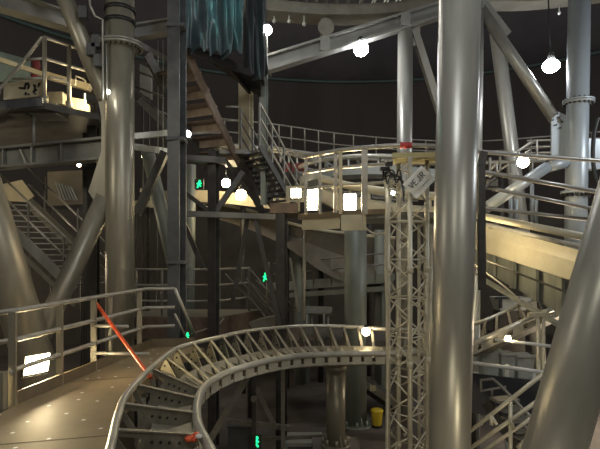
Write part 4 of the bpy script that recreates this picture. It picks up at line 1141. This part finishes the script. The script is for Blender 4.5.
b = MB(); b.path([P(481, 391, 8.3), P(498, 388, 8.2), P(506, 387, 8.2)], .02, 8); b.path([P(492, 390, 8.25), P(492, 400, 8.25), P(500, 400, 8.2), P(535, 437, 7.6)], .022, 8); b.build('rail', 'darkrail', fl_)
b = MB(); b.bar(P(486, 402, 8.3), P(534, 470, 7.5), .05, .2); b.build('stringer', 'dark', fl_)
b = MB(); b.slab([md(440, 9.0), md(500, 8.8), md(505, 7.6), md(440, 7.6)], .55, .62)
tag(b.build('floor_panel', 'redbrown', loc=(*md(480, 8.3), .55)), 'reddish brown floor panel behind the foreground handrails', 'panel')

# yellow bin near pillar
yb_ = thing('yellow_bucket', 'yellow bucket with orange rim on the lower floor beside the pillar', 'bucket', V((P(377, 0, 12.7).x, 12.7, 0)))
c = V((P(377, 0, 12.7).x, 12.7, 0))
b = MB(); b.lathe(c, [(.11, .06), (.12, .07), (.15, .42), (.15, .44)], 18); b.build('pail', 'yellow', yb_)
b = MB(); b.lathe(c, [(.152, .40), (.16, .41), (.16, .44), (.13, .46)], 18); b.build('rim', 'yellow', yb_)
b = MB(); b.lathe(c, [(.13, .0), (.13, .06)], 14); b.build('foot', 'black', yb_)
b = MB(); b.slab([md(335, 12.2), md(380, 12.2), md(382, 13.6), md(333, 13.6)], 0, .004)
# struts under the track
st_ = thing('strut_frame', 'dark diagonal struts and posts under the inside of the curved track', 'frame', V((P(260, 0, 9.4).x, 9.4, 0)))
def stt(x0, y0, x1, y1, d, w, m='darkrail'):
    b = MB(); b.bar(P(x0, y0, d), P(x1, y1, d), w, w, (0, 1, 0)); b.build('strut', m, st_)
stt(250, 372, 210, 440, 9.4, .12); stt(256, 388, 276, 428, 10.4, .08); stt(283, 368, 283, 460, 10.2, .08); stt(254, 372, 254, 470, 10.4, .08, 'dark')
stt(222, 420, 290, 428, 10.6, .10); stt(255, 439, 330, 436, 10.8, .07)
b = MB(); c = P(254, 398, 10.3); b.tube(c, c - V((0, .1, 0)), .06, None, 12); b.build('knuckle', 'darkrail', st_)
# lower equipment
def boxthing(name, label, cat, x0, x1, y0, d, depth, m):
    c = V(((x0 + x1 - 600) / 2 / F * d, d + depth / 2, 0)); z = P(0, y0, d).z; w = (x1 - x0) / F * d
    t = thing(name, label, cat, c)
    b = MB(); b.box(c + Z * z / 2, w, depth, z); b.build('body', m, t)
    b = MB(); b.box(c + Z * (z + .015), w + .05, depth + .05, .03); b.build('lid', m, t)
    b = MB(); b.box(c + V((0, -depth / 2 - .012, z * .55)), w * .8, .02, z * .5); b.build('front_panel', 'darkblue', t)
boxthing('equipment_box', 'low purplish equipment box on the lower floor inside the track curve', 'box', 228, 252, 428, 10.8, .5, 'darkblue')
boxthing('equipment_box', 'dark equipment box at the bottom beside the track support column', 'box', 284, 322, 444, 10.9, .6, 'bin')
# sloping stair behind the pillar
sr = thing('staircase', 'dark stair sloping down to the truss tower right of the pillar', 'stair', P(375, 395, 13.4))
a_, c_ = P(362, 338, 13.6), P(402, 372, 13.4); b = MB(); b.path([a_, c_], .03, 8); b.build('rail', 'darkrail', sr)
a_, c_ = P(362, 382, 13.6), P(402, 409, 13.4); b = MB(); b.bar(a_, c_, .05, .16); b.build('stringer', 'galv', sr)
a_, c_ = P(362, 386, 14.4), P(402, 413, 14.2); b = MB(); b.bar(a_, c_, .05, .24); b.build('stringer', 'dark', sr)
for i in range(6):
    p = lerp(P(362, 382, 13.6), P(402, 409, 13.4), (i + .5) / 6); b = MB(); b.plate([p, p + V((.22, 0, 0)), p + V((.22, .8, 0)), p + V((0, .8, 0))], Z * .03); b.build('tread', 'darkrail', sr)
b = MB(); b.box(P(373, 388, 13.3), .16, .1, .14); b.build('small_box', 'cream', sr)

# background boards at left behind the girder
def board(name, label, pts, d, m, th=.05, leg0=0.0):
    b = MB(); b.plate([P(x, y, d) for x, y in pts], V((0, th, 0)))
    xs = [x for x, y in pts]; c = P(sum(xs) / len(xs), max(y for x, y in pts), d); c.z = leg0
    t = thing(name, label, 'board', c); b.build('panel', m, t)
    for x in (min(xs) + 3, max(xs) - 3):
        b = MB(); p = P(x, sum(y for _, y in pts) / len(pts), d + .06); b.tube(V((p.x, p.y, leg0)), p, .025, None, 6); b.build('leg', 'dark', t)
    return t
board('standing_board', 'cream lit panel behind the top of the far left stair', [(-5, 186), (22, 180), (34, 196), (26, 202), (-5, 200)], 13.6, 'cream')
tanb = board('standing_board', 'tan panel with slanted pale slats beneath the left girder beside the flanged column', [(48, 172), (84, 170), (84, 204), (48, 206)], 13.8, 'shellwall')
board('standing_board', 'short cream beam between the flanged column and stair post', [(133, 201), (150, 201), (150, 207), (133, 207)], 13.0, 'cream', .2)
board('standing_board', 'tan lit panel directly left of the dark stair post', [(154, 192), (172, 190), (172, 214), (154, 214)], 13.2, 'shellwall')
board('standing_board', 'brown grey panel behind the girder under the upper left catwalk', [(-10, 116), (86, 112), (90, 142), (-10, 150)], 13.4, 'shellwall')
b = MB()
for i in range(6): b.bar(P(56 + 3 * i, 182 + i, 13.72), P(62 + 3 * i, 200, 13.72), .03, .05, (0, 1, 0))
b.build('slat', 'galvblue', tanb)
dp = thing('dark_post', 'plain dark post behind the left girder and flanged column', 'post', V((P(90, 0, 11.6).x, 11.6, 0)))
b = MB(); xx = P(90, 0, 11.6).x; b.ibeam((xx, 11.6, 0), (xx, 11.6, 9.5), .24, .24, .03, .03); b.build('shaft', 'dark', dp)
b = MB(); b.box((xx, 11.6, .03), .5, .5, .06); b.build('base_plate', 'dark', dp)
# panel seen between column and stair post up high
board('standing_board', 'pale upright panel between the flanged column and stair post high up', [(140, 64), (152, 70), (152, 100), (140, 92)], 13.0, 'bin')
tb = board('standing_board', 'pale turquoise board with dull red bundle standing behind the upper left catwalk', [(-6, 50), (30, 60), (30, 80), (-6, 82)], 12.5, 'turq', leg0=cz)
b = MB(); c = P(35, 70, 12.4); b.path(spline([c + Z * .22, c + Z * .1 + V((.05, 0, 0)), c - Z * .1, c - Z * .2], 4), .09, 8); b.build('red_bundle', 'darkred', tb)
b = MB(); b.bar(P(28, 70, 12.45), P(38, 70, 12.45), .03, .03); b.build('hook_arm', 'dark', tb)
mb = thing('mesh_stair', 'small pale stair rails high between the flanged column and stair post', 'stair', P(150, 120, 12.6))
for k in range(3):
    b = MB(); b.path([P(133, 70 + 16 * k, 12.6), P(172, 84 + 16 * k, 12.4)], .03, 6); b.build('rail', 'darkrail', mb)
b = MB(); b.bar(P(133, 92, 12.6), P(172, 128, 12.3), .06, .18); b.build('stringer', 'darkblue', mb)
for x in (158, 163):
    b = MB(); b.tube(P(x, 40, 10.8), P(x, 160, 10.8), .012, None, 6); b.build('wire', 'galv', mb)

# ------------------------------------------------------------------ unseen fill lights added beyond the frame to brighten the hall
def point(loc, power, col, r=.25, name='fill_light'):
    l = bpy.data.lights.new(name, 'POINT'); l.energy = power; l.color = col; l.shadow_soft_size = r
    o = bpy.data.objects.new(name, l); COL.objects.link(o); o.location = loc; return o
WARM = (1.0, .82, .58); COOL = (.88, .94, 1.0)
FILL = (1.0, .955, .80)
point((-1.0, -2.5, EY + 4.5), 310, FILL, .8)
point((5.5, -1.0, EY + 4.5), 380, (.97, .97, .90), .7)
point((-7.5, 4.0, EY + 3.5), 260, (1.0, .93, .74), .6)
point((1.0, 3.0, EY + 6.5), 330, (.93, .97, 1.0), .8)
point((9.5, 9.5, EY + 4), 400, COOL, .5)
point((1.0, 15.0, EY + 8.5), 380, (1.0, .95, .84), .7)
point((-9.5, 13.0, 3.5), 320, WARM, .5)
point((8.0, 12.0, 2.0), 320, WARM, .5)
point((2.6, 4.4, .7), 45, (1.0, .86, .58), .2)
point((1.2, 3.2, .9), 60, (1.0, .9, .66), .6)

w = bpy.data.worlds.new('hall_air'); scn.world = w; w.use_nodes = True
w.node_tree.nodes['Background'].inputs[0].default_value = (.02, .02, .02, 1)

cam = bpy.data.cameras.new('camera'); co = bpy.data.objects.new('camera', cam); COL.objects.link(co)
co.location = (0, 0, EY); co.rotation_euler = (math.radians(90), 0, 0)
cam.sensor_width = 36; cam.lens = 30.0; cam.shift_y = 25.5 / 600
cam.clip_start = .05
scn.camera = co
vs_ = scn.view_settings
vs_.view_transform = 'Standard'; vs_.look = 'None'; vs_.exposure = 0.22; vs_.gamma = 1.0; vs_.use_curve_mapping = False
